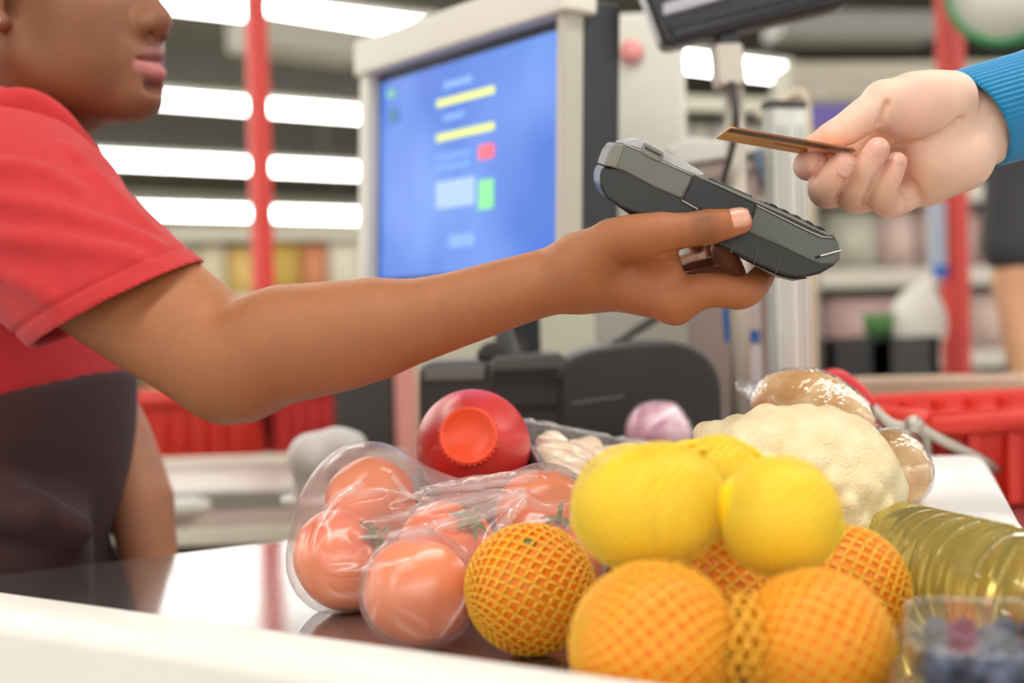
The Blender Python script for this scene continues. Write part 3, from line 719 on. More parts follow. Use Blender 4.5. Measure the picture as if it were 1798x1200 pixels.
# ---- pale printer-like box behind the terminal
t = thing('label_printer', P(1260, 330, 1.75), 'white and taupe boxy device with a blue-grey end, behind the payment terminal', 'device')
e = nrm(fw * [1, 1, 0])
prism('lid', [(1168, 262), (1210, 240), (1330, 252), (1338, 268), (1190, 292)], 1.72, e, 0.14, mat('device_white', (236, 232, 222), 0.4), t, 0.004)
prism('middle', [(1190, 294), (1330, 276), (1334, 300), (1215, 322)], 1.725, e, 0.14, mat('device_taupe', (176, 156, 146), 0.5), t, 0.003)
prism('lower', [(1215, 323), (1334, 302), (1336, 420), (1215, 420)], 1.73, e, 0.13, mat('device_taupe2', (196, 176, 166), 0.5), t, 0.003)
prism('blue_end', [(1326, 262), (1356, 262), (1358, 318), (1346, 326), (1328, 290)], 1.715, e, 0.14, mat('device_blue', (132, 158, 186), 0.4), t, 0.003)
q = P(1275, 420, 1.79); obox('pedestal', (q[0], q[1], (q[2] + ZB) / 2), *yaw_axes(0), 0.045, 0.04, (q[2] - ZB) / 2, mat('device_taupe', (176, 156, 146)), t)
# ---- white vertical profiles and tan pole
def vpole(name, px0, py0, px1, py1, half, d, m, label, zb=ZB, cap=None):
    c = P((px0 + px1) / 2, (py0 + py1) / 2, d); zt = P(px0, py0, d)[2]
    t = thing(name, (c[0], c[1], zb), label, 'post')
    obox('profile', (c[0], c[1], (zt + zb) / 2), *yaw_axes(20), half, half, (zt - zb) / 2, m, t, 0.002)
    obox('cap', (c[0], c[1], zt + 0.004), *yaw_axes(20), half * 1.06, half * 1.06, 0.004, cap or m_dgrey, t)
    for s in (-1, 1): obox('groove', np.array([c[0], c[1], (zt + zb) / 2]) - yaw_axes(20)[1] * (half + 0.0008) + yaw_axes(20)[0] * s * half * 0.35, *yaw_axes(20), half * 0.1, 0.001, (zt - zb) / 2 - 0.02, mat('profile_shadow', (186, 188, 180), 0.5), t)
    return t
m_prof = mat('aluminium_profile', (232, 234, 226), 0.4)
vpole('upright_post', 1366, 192, 1374, 700, 0.0125, 1.7, m_prof, 'left white upright profile behind the terminal')
vpole('upright_post', 1398, 192, 1406, 700, 0.0095, 1.73, m_prof, 'right white upright profile behind the terminal')
tp = [P(1330, 205, 1.8), P(1395, 165, 1.8), P(1412, 172, 1.8), P(1418, 205, 1.8), P(1424, 420, 1.8), P(1432, 700, 1.8)]
bot = tp[-1].copy(); bot[2] = ZB
o = tube('bent_tan_tube', catmull(tp[:4]) + [tp[4], tp[5], bot], 0.0052, mat('tan_tube', (208, 196, 168), 0.4)); tag(o, 'thin tan tube bent over at the top, right of the white upright profiles', 'tube')
t = thing('card_holder', P(1304, 700, 1.62) * [1, 1, 0] + Z_ * ZB, 'blue-framed card holder on a pale stand under the terminal', 'holder')
prism('blue_frame', [(1270, 535), (1332, 535), (1334, 602), (1274, 602)], 1.62, e, 0.012, mat('frame_blue', (24, 104, 190), 0.4), t, 0.002)
prism('insert', [(1281, 530), (1334, 530), (1336, 580), (1282, 580)], 1.616, e, 0.006, mat('insert_grey', (196, 184, 180), 0.5), t)
s0 = P(1310, 606, 1.63); obox('stand', (s0[0], s0[1], (s0[2] + ZB) / 2), *yaw_axes(0), 0.015, 0.01, (s0[2] - ZB) / 2, mat('stand_lilac', (214, 206, 208), 0.5), t, 0.002)

# ---- right: tan rail, red basket with wire handle
t = thing('tan_rail', P(1700, 690, 2.0), 'long tan wooden rail with a pale label above the right red basket', 'rail')
a, b = P(1490, 692, 2.0), P(1960, 682, 1.9)
dv = nrm(b - a); up_ = nrm(Z_ - dv * (Z_ @ dv)); of = np.cross(up_, dv)
obox('bar', (a + b) / 2, dv, of, up_, np.linalg.norm(b - a) / 2, 0.02, 0.022, mat('tan_wood', (206, 176, 150), 0.45, var=0.06, vscale=8), t, 0.008)
obox('label_strip', P(1680, 670, 1.955), dv, of, up_, 0.045, 0.002, 0.008, mat('label_pale', (226, 222, 216), 0.4), t)
for q in (0.08, 0.92):
    p = a + (b - a) * q; obox('support', (p[0], p[1], p[2] / 2), dv, of, Z_, 0.015, 0.015, p[2] / 2 - 0.01, m_rail, t)
bz = P(1700, 860, 1.55)[2]
axb, ayb, _ = yaw_axes(14)
bc = P(1800, 780, 1.62)
rbk = basket('shopping_basket', (bc[0], bc[1], ZB), axb, ayb, 0.2, 0.15, 0.10, m_red, 'red plastic shopping basket at the right edge, on the counter behind the bread')
def handle():
    t = rbk
    g = catmull([P(1446, 668, 1.40), P(1470, 664, 1.40), P(1500, 684, 1.40), P(1530, 716, 1.40)], 6)
    tube('grip', g, [0.004] + [0.0085] * (len(g) - 2) + [0.006], mat('grip_red', (204, 36, 44), 0.35), t)
    m_w = mat('handle_wire', (186, 178, 164), 0.3, metal=0.6)
    tube('wire', catmull([P(1524, 708, 1.40), P(1560, 742, 1.40), P(1590, 752, 1.40)]), 0.005, m_w, t)
    tube('wire', catmull([P(1600, 742, 1.41), P(1660, 776, 1.42), P(1720, 806, 1.44), P(1748, 826, 1.46)]), 0.0055, m_w, t)
    tube('wire', catmull([P(1590, 752, 1.40), P(1580, 780, 1.41), P(1590, 752, 1.42), P(1622, 764, 1.42), P(1630, 800, 1.43)]), 0.0042, m_w, t)
    lathe('hinge', [(0.001, 0), (0.008, 0), (0.008, 0.012), (0.001, 0.012)], P(1602, 745, 1.40), -Y_, m_w, t, 16)
handle()
t = slab('side_ledge', 1735, 828, 1900, 850, 1.5, 0.08, m_white, bev=0.004); tag(t, 'white ledge at the right edge under the red basket', 'ledge')
t2 = slab('ledge_front', 1735, 851, 1900, 905, 1.505, 0.07, mat('ledge_teal', (120, 140, 148), 0.5)); t2.parent = t

# ================================================================== GROCERIES
def pixd(p):
    p = np.asarray(p) - CAM; d = p @ fw; return 899 + FPX * (p @ RT) / d, 600 - FPX * (p @ UP) / d, d
def fruit_mesh(name, r, seg=40, ring=24, flat=1.0, dimple=0.06, lobes=0, lobe=0.0, tip=0.0):
    v = []; f = []
    for i in range(ring + 1):
        ph = math.pi * i / ring
        for k in range(seg):
            th = 2 * math.pi * k / seg
            q = 1 - dimple * math.exp(-(ph / 0.35) ** 2) - dimple * 0.5 * math.exp(-((math.pi - ph) / 0.3) ** 2)
            if lobes: q += lobe * math.cos(lobes * th) * math.sin(ph) ** 1.5 * (0.4 + 0.6 * math.cos(ph / 2) ** 2)
            if tip: q += tip * (math.exp(-(ph / 0.3) ** 2) + 0.8 * math.exp(-((math.pi - ph) / 0.3) ** 2))
            v.append((r * q * math.sin(ph) * math.cos(th), r * q * math.sin(ph) * math.sin(th), r * q * flat * math.cos(ph)))
    for i in range(ring):
        for k in range(seg): f.append((i * seg + k, (i + 1) * seg + k, (i + 1) * seg + (k + 1) % seg, i * seg + (k + 1) % seg))
    me = mesh_pd(name, v, f)
    bm = bmesh.new(); bm.from_mesh(me); bmesh.ops.remove_doubles(bm, verts=bm.verts, dist=1e-4); bmesh.ops.recalc_face_normals(bm, faces=bm.faces); bm.to_mesh(me); bm.free()
    return me
m_orange = mat('orange_peel', (252, 138, 4), 0.42, var=0.08, vscale=25, bump=0.25, bscale=450, sss=0.15, sssc=0.004, rgb2=(255, 154, 12))
m_stem = mat('stem_green', (104, 112, 62), 0.7, var=0.2, vscale=80)
OR = [(930, 0, 0.877, 0.0378, 'orange at the left of the net bag, against the tomato bag'), (1145, 0, 0.7075, 0.0395, 'front orange left of the middle gap, under the left lemon'),
      (1428, 0, 0.7067, 0.0367, 'front orange right of the middle gap, under the right lemon'), (1482, 0, 0.852, 0.0365, 'orange at the right rear of the net bag, beside the oil bottle'),
      (1262, 0, 0.845, 0.036, 'rear middle orange in the net bag, behind the gap of the front two')]
or_c = []
for i, (x, y, d, r, lab) in enumerate(OR):
    b = P(x, 1000, d); c = np.array([b[0], b[1], ZB + r + 0.0018]); or_c.append((c, r))
    o = link('orange', fruit_mesh('orange', r, dimple=0.03), m_orange); o.location = tuple(c); o.rotation_euler = (0.6 + i, 0.5 * i, i)
    tag(o, lab, 'orange', 'oranges in the net bag')
    me = fruit_mesh('stem_button', 0.004, 10, 6, 0.5); s = link('stem_button', me, m_stem, o); s.location = (0, 0, r * 0.965)
m_lemon = mat('lemon_peel', (255, 214, 24), 0.4, var=0.05, vscale=22, bump=0.25, bscale=380, sss=0.2, sssc=0.004, rgb2=(255, 224, 60))
LE = [(1137, 890, 0.765, 0.0312, 1.22, (0.25, 1.35, 0.25), 'large yellow lemon at the top left of the fruit pile'), (1368, 908, 0.755, 0.0295, 1.08, (0.5, -1.25, -0.5), 'yellow lemon at the top right of the fruit pile'),
      (1262, 842, 0.835, 0.0235, 1.1, (0.3, 1.4, 0.1), 'rear yellow lemon, seen between and above the two front lemons')]
le_c = []
for x, y, d, r, fl_, rot, lab in LE:
    c = P(x, y, d); le_c.append((c, r * 1.04))
    o = link('lemon', fruit_mesh('lemon', r, flat=fl_, dimple=0.0, tip=0.09), m_lemon); o.location = tuple(c); o.rotation_euler = rot
    tag(o, lab, 'lemon', 'lemons in the yellow net')
    me = fruit_mesh('stem_button', 0.0035, 10, 6, 0.5); s = link('stem_button', me, m_stem, o); s.location = (0, 0, r * fl_ * 1.08)

def strands(A, B, n, width, thick):
    t = B - A; L = np.linalg.norm(t, axis=1); ok = L > 0.0006
    A, B, n, t = A[ok], B[ok], n[ok], t[ok]; s = np.cross(t, n); s /= np.linalg.norm(s, axis=1)[:, None] + 1e-9
    w = s * width / 2; h = n * thick
    return np.stack([A - w, A + w, B + w, B - w, A - w * .6 + h, A + w * .6 + h, B + w * .6 + h, B - w * .6 + h], 1).reshape(-1, 3)
def fruit_net(balls, i, axis, cell, gap):
    """strand ends of the net where it hugs fruit i and no other fruit is in the way"""
    c, r = balls[i]; r = r + gap
    axis = nrm(axis); a = nrm(np.cross(axis, Z_ if abs(axis[2]) < .8 else X_)); b = np.cross(axis, a)
    nlon = int(2 * math.pi * r / cell); nlat = int(math.pi * r / (cell * 0.55)); V = []
    for k in range(nlat + 1):
        ph = 0.12 + (math.pi - 0.24) * k / nlat; th = 2 * math.pi * (np.arange(nlon) + 0.5 * (k % 2)) / nlon
        V.append(c + r * (axis * math.cos(ph) + math.sin(ph) * (np.cos(th)[:, None] * a + np.sin(th)[:, None] * b)))
    V = np.array(V); A = []; B = []
    for k in range(nlat):
        j = np.arange(nlon); j2 = (j + 1) % nlon if k % 2 else (j - 1) % nlon
        A += [V[k], V[k]]; B += [V[k + 1], V[k + 1][j2]]
    A = np.concatenate(A); B = np.concatenate(B); M = (A + B) / 2; ok = (A[:, 2] > ZB + .0006) & (B[:, 2] > ZB + .0006)
    for q, (c2, r2) in enumerate(balls):
        if q != i: ok &= np.linalg.norm(M - c2, axis=1) > r2 + gap * 0.5
    A, B = A[ok], B[ok]; n = (A + B) / 2 - c; n /= np.linalg.norm(n, axis=1)[:, None]
    return A, B, n
def net(balls, inflate, k, axis, nlon, nlat, width, thick, zmin, m, name, label, fruits, axes, cell, bridge=0.003):
    cs = np.array([c for c, r in balls]); rs = np.array([r for c, r in balls]); cen = cs.mean(0)
    def f(p):
        d = None
        for c, r in zip(cs, rs):
            e = np.linalg.norm(p - c, axis=-1) - r - inflate
            if d is None: d = e
            else:
                h = np.maximum(k - np.abs(d - e), 0) / k; d = np.minimum(d, e) - h * h * k * 0.25
        return d
    axis = nrm(axis); a = nrm(np.cross(axis, Z_ if abs(axis[2]) < .8 else X_)); b = np.cross(axis, a)
    V = []; N = []
    for i in range(nlat + 1):
        ph = 0.05 + (math.pi - 0.1) * i / nlat
        th = 2 * math.pi * (np.arange(nlon) + 0.5 * (i % 2)) / nlon
        dr = axis * math.cos(ph) + math.sin(ph) * (np.cos(th)[:, None] * a + np.sin(th)[:, None] * b)
        t = np.full(nlon, 0.30)
        for _ in range(60): t = t - 0.7 * f(cen + dr * t[:, None])
        p = cen + dr * np.maximum(t, 0.004)[:, None]
        e = 1e-3; g = np.stack([f(p + e * q) - f(p - e * q) for q in np.eye(3)], -1); g /= np.linalg.norm(g, axis=1)[:, None] + 1e-9
        p[:, 2] = np.maximum(p[:, 2], zmin)
        V.append(p); N.append(g)
    V = np.array(V); N = np.array(N)
    E = []
    for i in range(nlat):
        for j in range(nlon):
            j2 = (j + 1) % nlon if i % 2 else (j - 1) % nlon
            E.append(((i, j), (i + 1, j))); E.append(((i, j), (i + 1, j2)))
    A = np.array([V[e[0]] for e in E]); B = np.array([V[e[1]] for e in E]); n = np.array([N[e[0]] + N[e[1]] for e in E]); n /= np.linalg.norm(n, axis=1)[:, None] + 1e-9
    far = np.min([np.minimum(np.linalg.norm(A - c, axis=1), np.linalg.norm(B - c, axis=1)) - r for c, r in balls], 0) > bridge
    flo = (A[:, 2] > zmin + .0004) & (B[:, 2] > zmin + .0004) & far
    A, B, n = A[flo], B[flo], n[flo]
    vv = [strands(A, B, n, width, thick)]
    for i in range(len(fruits)):
        vv.append(strands(*fruit_net(fruits, i, axes[i % len(axes)], cell, inflate), width, thick))
    vv = np.concatenate(vv)
    base = (np.arange(len(vv) // 8) * 8)[:, None]
    q = np.concatenate([base + np.array(z)[None] for z in ((0, 3, 2, 1), (4, 5, 6, 7), (0, 1, 5, 4), (1, 2, 6, 5), (2, 3, 7, 6), (3, 0, 4, 7))])
    o = link(name, from_np(name, vv, q), m, smooth=False); tag(o, label, 'net bag')
    return o, cen, f
m_neto = mat('net_orange', (255, 188, 52), 0.4, trans=0.0, sss=0.2, sssc=0.002)
net(or_c, 0.0010, 0.030, nrm(np.array([0.1, 0.25, 1.0])), 96, 56, 0.0018, 0.0006, ZB + 0.0008, m_neto, 'orange_net_bag', 'open orange mesh net bag wrapped around the oranges', or_c, [np.array([1, .1, .25]), np.array([1, 0, -.15]), np.array([1, .2, .2])], 0.0092)
m_nety = mat('net_yellow', (255, 222, 70), 0.4, sss=0.2, sssc=0.002)
lo_, lc_, lf_ = net([(c, r + 0.002) for c, r in le_c] + [(P(1115, 892, 0.765), 0.0318), (P(1160, 888, 0.765), 0.0318)], 0.0008, 0.006, nrm(le_c[1][0] - le_c[0][0]), 70, 50, 0.0009, 0.0003, ZB + 0.05, m_nety, 'lemon_net_bag', 'fine yellow mesh net bag stretched over the lemons', [(P(1115, 892, 0.765), 0.0322), (P(1160, 888, 0.765), 0.0322)] + le_c[1:], [np.array([1, 0, .2]), np.array([1, 0, .2]), np.array([1, 0.3, -.3])], 0.0062)
F = Field(P(1150, 800, 0.82) - 0.05, P(1360, 780, 0.82) + 0.05, 0.0015)
for pts, rr in (([(1150, 792, .80), (1200, 782, .83), (1260, 776, .84), (1320, 790, .83), (1345, 806, .82)], [.002, .004, .0045, .003, .0015]), ([(1180, 800, .79), (1230, 790, .82), (1290, 783, .83)], [.0015, .003, .002])):
    F.path([P(*q) for q in pts], rr, 0.004, flat=(Z_, 1.4))
put(link('gathered_end', from_np('gathered_end', *F.mesh(2)), mat('net_gather', (252, 206, 40), 0.5, bump=0.6, bscale=700)), lo_)

# ---- tomatoes in a thin clear bag
m_tom = mat('tomato_skin', (242, 100, 26), 0.28, var=0.06, vscale=12, coat=0.4, sss=0.15, sssr=(1, .45, .15), sssc=0.004, rgb2=(248, 130, 44))
m_cal = mat('calyx_green', (92, 112, 56), 0.7, var=0.15, vscale=60)
TO = [(600, 985, 1.03, .0365, (0.5, 0.9, 0.3), 'tomato at the left end of the clear bag'), (735, 1040, .905, .0345, (-0.9, 0.3, 0), 'front tomato in the clear bag, left of the net of oranges'),
      (690, 941, 1.14, .035, (0.3, 0.2, 1), 'tomato low at the back of the clear bag'), (650, 882, 1.09, .034, (-1.2, -0.3, 0.4), 'tomato at the top left of the clear bag'),
      (788, 968, .99, .035, (0.75, -0.15, 1), 'tomato with a green calyx in the middle of the clear bag'), (955, 905, 1.05, .035, (-0.8, 0.3, 0), 'tomato at the top right of the clear bag, under the black tray'),
      (965, 1000, .995, .0355, (0.2, 0.1, 1), 'tomato low at the right of the clear bag, behind the oranges')]
tms = []
cal_me = None
for i, (x, y, d, r, rot, lab) in enumerate(TO):
    c = P(x, y, d); c[2] = max(c[2], ZB + r * 0.88 + 0.003); tms.append((c, r))
    o = link('tomato', fruit_mesh('tomato', r, flat=0.86, dimple=0.12, lobes=5, lobe=0.025), m_tom); o.location = tuple(c); o.rotation_euler = rot
    tag(o, lab, 'tomato', 'tomatoes in the clear bag')
    bm = bmesh.new()
    for k in range(6):
        a = 2 * math.pi * k / 6; L = r * 0.42
        pr = [(0.0, 0.0016, 0.002), (L * .5, 0.0028, 0.0045), (L, 0.0003, 0.001)]
        vs_ = []
        for t_, w_, z_ in pr:
            for s in (-1, 1): vs_.append(bm.verts.new((t_ * math.cos(a) - s * w_ * math.sin(a), t_ * math.sin(a) + s * w_ * math.cos(a), z_)))
        bm.faces.new((vs_[0], vs_[1], vs_[3], vs_[2])); bm.faces.new((vs_[2], vs_[3], vs_[5], vs_[4]))
    bmesh.ops.create_cone(bm, segments=8, radius1=0.0022, radius2=0.0016, depth=0.014, cap_ends=True, matrix=Matrix.Translation((0, 0, 0.008)))
    me = bpy.data.meshes.new('calyx'); bm.to_mesh(me); bm.free()
    cl = link('calyx', me, m_cal, o, smooth=False); cl.location = (0, 0, r * 0.755)
    sm = cl.modifiers.new('th', 'SOLIDIFY'); sm.thickness = 0.0008
lo = np.min([c - r for c, r in tms], 0) - 0.03; hi = np.max([c + r for c, r in tms], 0) + 0.04
F = Field(lo, hi, 0.0022)
for c, r in tms: F.ball(c, r + 0.0022, 0.050)
F.ball(P(600, 912, 1.07), .024, 0.04); F.ball(P(645, 858, 1.10), .022, 0.04); F.ball(P(720, 892, 1.06), .016, 0.04)
def trace(F, px, py, d0=0.8, d1=1.4):
    for d in np.arange(d0, d1, 0.001):
        p = P(px, py, d); i = np.round((p - F.lo) / F.res).astype(int)
        if (i >= 0).all() and (i < F.n).all() and F.vol[tuple(i)] < 0.0005: return d
    return None
F.path([P(640, 838, 1.12), P(740, 852, 1.08), P(830, 868, 1.03)], [.004, .004, .004], 0.03)
F.path([P(830, 866, 1.03), P(900, 846, 1.02), P(945, 832, 1.03)], [.003, .003, .002], 0.02)
ridges = [[(925, 872), (860, 900), (780, 925), (700, 940), (630, 945)], [(925, 868), (840, 878), (760, 895), (690, 912), (640, 918)], [(945, 838), (850, 850), (760, 862), (690, 885)],
          [(925, 880), (895, 912), (862, 960), (840, 1010), (815, 1060), (775, 1120)], [(925, 876), (960, 890), (1005, 885)], [(640, 850), (590, 880), (560, 925), (548, 980)],
          [(720, 985), (650, 1000), (590, 1005)], [(880, 930), (930, 940), (985, 930)], [(690, 835), (720, 870), (760, 880)], [(600, 870), (680, 862), (740, 880)]]
for rd in ridges:
    pts = []
    for q in catmull([np.array([*p, 0.0]) for p in rd], 6):
        d = trace(F, q[0], q[1])
        if d is not None: pts.append(P(q[0], q[1], d - 0.001))
    if len(pts) > 2:
        jump = [np.linalg.norm(pts[i + 1] - pts[i]) for i in range(len(pts) - 1)]
        seg_ = [pts[0]]
        for i, j in enumerate(jump):
            if j > 0.03:
                if len(seg_) > 1: F.path(seg_, [.0022] * len(seg_), 0.006)
                seg_ = []
            seg_.append(pts[i + 1])
        if len(seg_) > 1: F.path(seg_, [.0022] * len(seg_), 0.006)
fold_strips = []
for rd, wd in zip(ridges, [.016, .012, .014, .010, .010, .007, .006, .008, .006, .006]):
    L_, R__ = [], []
    pp = catmull([np.array([*p, 0.0]) for p in rd], 7); n_p = len(pp)
    for i, q in enumerate(pp):
        d = trace(F, q[0], q[1])
        if d is None: continue
        tg = pp[min(i + 1, n_p - 1)] - pp[max(i - 1, 0)]; tg = tg / (np.linalg.norm(tg) + 1e-9); nx, ny = -tg[1], tg[0]
        f_ = i / (n_p - 1); w_ = wd * (0.25 + 0.75 * math.sin(math.pi * min(1, f_ * .75 + .25))) * (1 - .5 * f_) * FPX / d / 2 * (1 + .10 * math.sin(1.7 * i))
        L_.append(P(q[0] + nx * w_, q[1] + ny * w_, d - 0.0006)); R__.append(P(q[0] - nx * w_ * .5, q[1] - ny * w_ * .5, d - 0.0030))
    if len(L_) > 3: fold_strips.append((L_, R__))
F.cut((0, 0, ZB + 0.0012), -Z_)
bv, bq = F.mesh(1)
o = link('tomato_bag', from_np('tomato_bag', bv, bq), film('bag_film', (255, 236, 232), 0.22, gloss=0.45, rough=0.22, noise=0.4, nscale=40, transl=0.3)); tag(o, 'thin clear plastic bag creased around the tomatoes', 'plastic bag')
m_fold = film('bag_fold_film', (255, 240, 236), 0.26, gloss=0.5, rough=0.2, noise=0.4, nscale=60, transl=0.3)
for L_, R__ in fold_strips:
    n_ = len(L_); M__ = [(a + b) / 2 - fw * 0.0016 for a, b in zip(L_, R__)]
    v = L_ + M__ + R__; f = [(i, i + 1, n_ + i + 1, n_ + i) for i in range(n_ - 1)] + [(n_ + i, n_ + i + 1, 2 * n_ + i + 1, 2 * n_ + i) for i in range(n_ - 1)]
    put(link('fold', mesh_pd('fold', v, f), m_fold), o)

# ---- red bottle lying with its orange cap towards the camera
ca, cb = P(823, 766, 1.075), P(829, 780, 1.135); axb_ = nrm(ca - cb)
bt = thing('juice_bottle', cb - axb_ * 0.2, 'translucent red bottle lying with its orange cap towards the viewer', 'bottle')
R_ = 0.0445
m_juice = mat('juice_red', (214, 50, 46), 0.38, coat=0.12, sss=0.6, sssr=(1, .25, .15), sssc=0.012, var=0.1, vscale=14)
lathe('body', [(0.001, -0.2), (0.03, -0.2), (0.041, -0.196), (R_, -0.185), (R_, -0.02), (0.0435, -0.008), (0.041, 0.004), (0.036, 0.018), (0.029, 0.032), (0.0225, 0.042), (0.0195, 0.048), (0.0195, 0.056), (0.001, 0.056)], cb, axb_, m_juice, bt, 64)
m_cap = mat('cap_orange', (248, 84, 44), 0.38, sss=0.2, sssc=0.003)
lathe('cap', [(0.0205, 0.048), (0.0212, 0.049), (0.0212, 0.064), (0.0203, 0.0662), (0.0185, 0.0665), (0.0180, 0.0655), (0.001, 0.0655)], cb, axb_, m_cap, bt, 64)
ridge_me = None
a_ = nrm(np.cross(axb_, Z_)); b_ = np.cross(axb_, a_)
for k in range(32):
    th = 2 * math.pi * k / 32; dr = math.cos(th) * a_ + math.sin(th) * b_
    obox('grip_ridge', cb + axb_ * 0.0565 + dr * 0.0214, axb_, dr, np.cross(axb_, dr), 0.0068, 0.0005, 0.0008, m_cap, bt.children[1])

# ---- black tray of pale pieces under film
BL, FL, BR = P(905, 737, 1.22), P(960, 829, 1.12), P(1190, 792, 1.26); FR = FL + BR - BL
tray = thing('food_tray', (BL + FR) / 2 - Z_ * 0.03, 'black food tray wrapped in clear film with a green sticker', 'tray')
nt_ = nrm(np.cross(BR - BL, FL - BL)); nt_ = nt_ if nt_[2] > 0 else -nt_
ctr = (BL + FR) / 2; m_tr = mat('tray_black', (40, 34, 34), 0.35)
def tq(u, v, h=0.0, s=1.0): return ctr + s * (u * (BR - BL) / 2 + v * (FL - BL) / 2) + nt_ * h
lo4 = [tq(-1, 1, -.032, .86), tq(1, 1, -.032, .86), tq(1, -1, -.032, .86), tq(-1, -1, -.032, .86)]; hi4 = [tq(-1, 1), tq(1, 1), tq(1, -1), tq(-1, -1)]
li4 = [tq(-1, 1, -.029, .83), tq(1, 1, -.029, .83), tq(1, -1, -.029, .83), tq(-1, -1, -.029, .83)]; hi4i = [tq(-1, 1, 0, .95), tq(1, 1, 0, .95), tq(1, -1, 0, .95), tq(-1, -1, 0, .95)]
v = lo4 + hi4 + li4 + hi4i; f = [(0, 3, 2, 1), (8, 9, 10, 11)]
for i in range(4):
    j = (i + 1) % 4; f += [(i, j, 4 + j, 4 + i), (8 + j, 8 + i, 12 + i, 12 + j), (4 + i, 4 + j, 12 + j, 12 + i)]
me = mesh_pd('shell', v, f); fix_normals(me); put(bevel(link('shell', me, m_tr, smooth=False), 0.003), tray)
n_ = 36; v = []; f = []
for i in range(n_ + 1):
    for j in range(n_ + 1):
        u, w = -1 + 2 * i / n_, -1 + 2 * j / n_
        ed = max(abs(u), abs(w)); h = 0.0035 + 0.0022 * math.sin(9 * u + 3 * w) * math.sin(4 * w - 2 * u) + 0.002 * math.sin(23 * u * w + 7 * u)
        h = h * (1 - ed ** 6) + 0.002; v.append(tq(u * 1.02, w * 1.02, h if ed < 0.999 else -0.008))
for i in range(n_):
    for j in range(n_): f.append((i * (n_ + 1) + j, (i + 1) * (n_ + 1) + j, (i + 1) * (n_ + 1) + j + 1, i * (n_ + 1) + j + 1))
m_wrap = film('wrap_film', (255, 255, 255), 0.14, gloss=0.45, rough=0.10, noise=0.9, nscale=55, stretch=(1, 2.5, 1))
put(link('film', mesh_pd('film', v, f), m_wrap), tray)
rimp = [tq(u_, w_, 0.0005 + 0.001 * math.sin(9 * k_), 1.015) for k_, (u_, w_) in enumerate([(-1 + .1 * i, 1) for i in range(20)] + [(1, 1 - .1 * i) for i in range(20)] + [(1 - .1 * i, -1) for i in range(20)] + [(-1, -1 + .1 * i) for i in range(20)])]
tube('film_edge', rimp, [0.0016 + 0.0007 * math.sin(2.3 * i) for i in range(len(rimp))], film('wrap_edge_film', (250, 250, 248), 0.42, gloss=0.8, rough=0.12, noise=0.8, nscale=120), tray, 8, True)
stk = [tq(-0.42, 1.0, -0.004, 1.012), tq(-0.24, 1.0, -0.004, 1.012), tq(-0.24, 1.0, -0.020, .93), tq(-0.42, 1.0, -0.020, .93)]
nn = nrm(np.cross(stk[1] - stk[0], stk[3] - stk[0])); nn = nn if nn @ (CAM - stk[0]) > 0 else -nn
hexa('green_sticker', [p + nn * 0.0004 for p in stk] + [p + nn * 0.0016 for p in stk], mat('sticker_green', (20, 132, 72), 0.4), tray)
m_food = mat('pale_food', (234, 204, 168), 0.45, var=0.08, vscale=40, sss=0.3, sssc=0.004, rgb2=(240, 214, 186))
k = 0
for i in range(4):
    for j in range(4):
        F = Field((-.03, -.03, -.02), (.03, .03, .02), 0.002)
        a = rng.uniform(0, 3.1); q = np.array([math.cos(a), math.sin(a), 0]) * 0.009
        F.path([-q, q], [0.0115, 0.010], 0.0, flat=(Z_, 1.2)); F.ball(q * 0.4 + [0.004, 0.003, 0.003], 0.008, 0.006)
        o = link('food_piece', from_np('food_piece', *F.mesh(1)), m_food)
        p = tq(-.72 + .48 * i + rng.uniform(-.05, .05), -.72 + .48 * j + rng.uniform(-.05, .05), -0.0085, 0.9); o.location = tuple(p)
        tag(o, 'pale rounded food piece under the film of the black tray', 'food', 'pale pieces in the black tray')
# a paper pack carries the tray
pk = obox('paper_pack', ((BL + FR) / 2)[:2].tolist() + [ZB + 0.0255], nrm((BR - BL) * [1, 1, 0]), nrm(np.cross(Z_, nrm((BR - BL) * [1, 1, 0]))), Z_, 0.055, 0.035, 0.025, mat('paper_brown', (170, 140, 106), 0.7), None, 0.006)
tag(pk, 'brown paper pack standing under the black food tray', 'pack')

# ---- red onion in film
oc = P(1156, 762, 1.36); t = thing('wrapped_onion', oc - Z_ * 0.03, 'purple onion in clear film behind the black tray', 'onion')
o = link('bulb', fruit_mesh('bulb', 0.031, flat=0.9, dimple=0.0, tip=0.12), mat('onion_purple', (206, 140, 166), 0.3, coat=0.4, var=0.15, vscale=14, rgb2=(222, 184, 192), stretch=(3, 3, .4))); o.location = tuple(oc); put(o, t); o.rotation_euler = (0.2, 0.5, 0)
o = link('film', fruit_mesh('film', 0.0325, flat=0.93, dimple=0.0, tip=0.1, lobes=7, lobe=0.02), m_wrap); o.location = tuple(oc); put(o, t); o.rotation_euler = (0.2, 0.5, 0)
F = Field(P(1230, 775, 1.36) - 0.06, P(1230, 775, 1.36) + 0.06, 0.002)
F.path([P(1195, 765, 1.36), P(1220, 760, 1.355), P(1255, 770, 1.36)], [.008, .005, .007], 0.006, flat=(Z_, 1.6))
put(link('film_twist', from_np('film_twist', *F.mesh(1)), film('wrap_twist', (220, 220, 215), 0.35, gloss=0.7, noise=0.8, nscale=90)), t)
o = obox('carton', (oc[0], oc[1] + 0.005, ZB + (oc[2] - 0.0275 - ZB) / 2), *yaw_axes(20), 0.04, 0.035, (oc[2] - 0.0275 - ZB) / 2, mat('carton_dark', (70, 58, 60), 0.6), None, 0.003); tag(o, 'dark carton under the wrapped purple onion', 'carton')

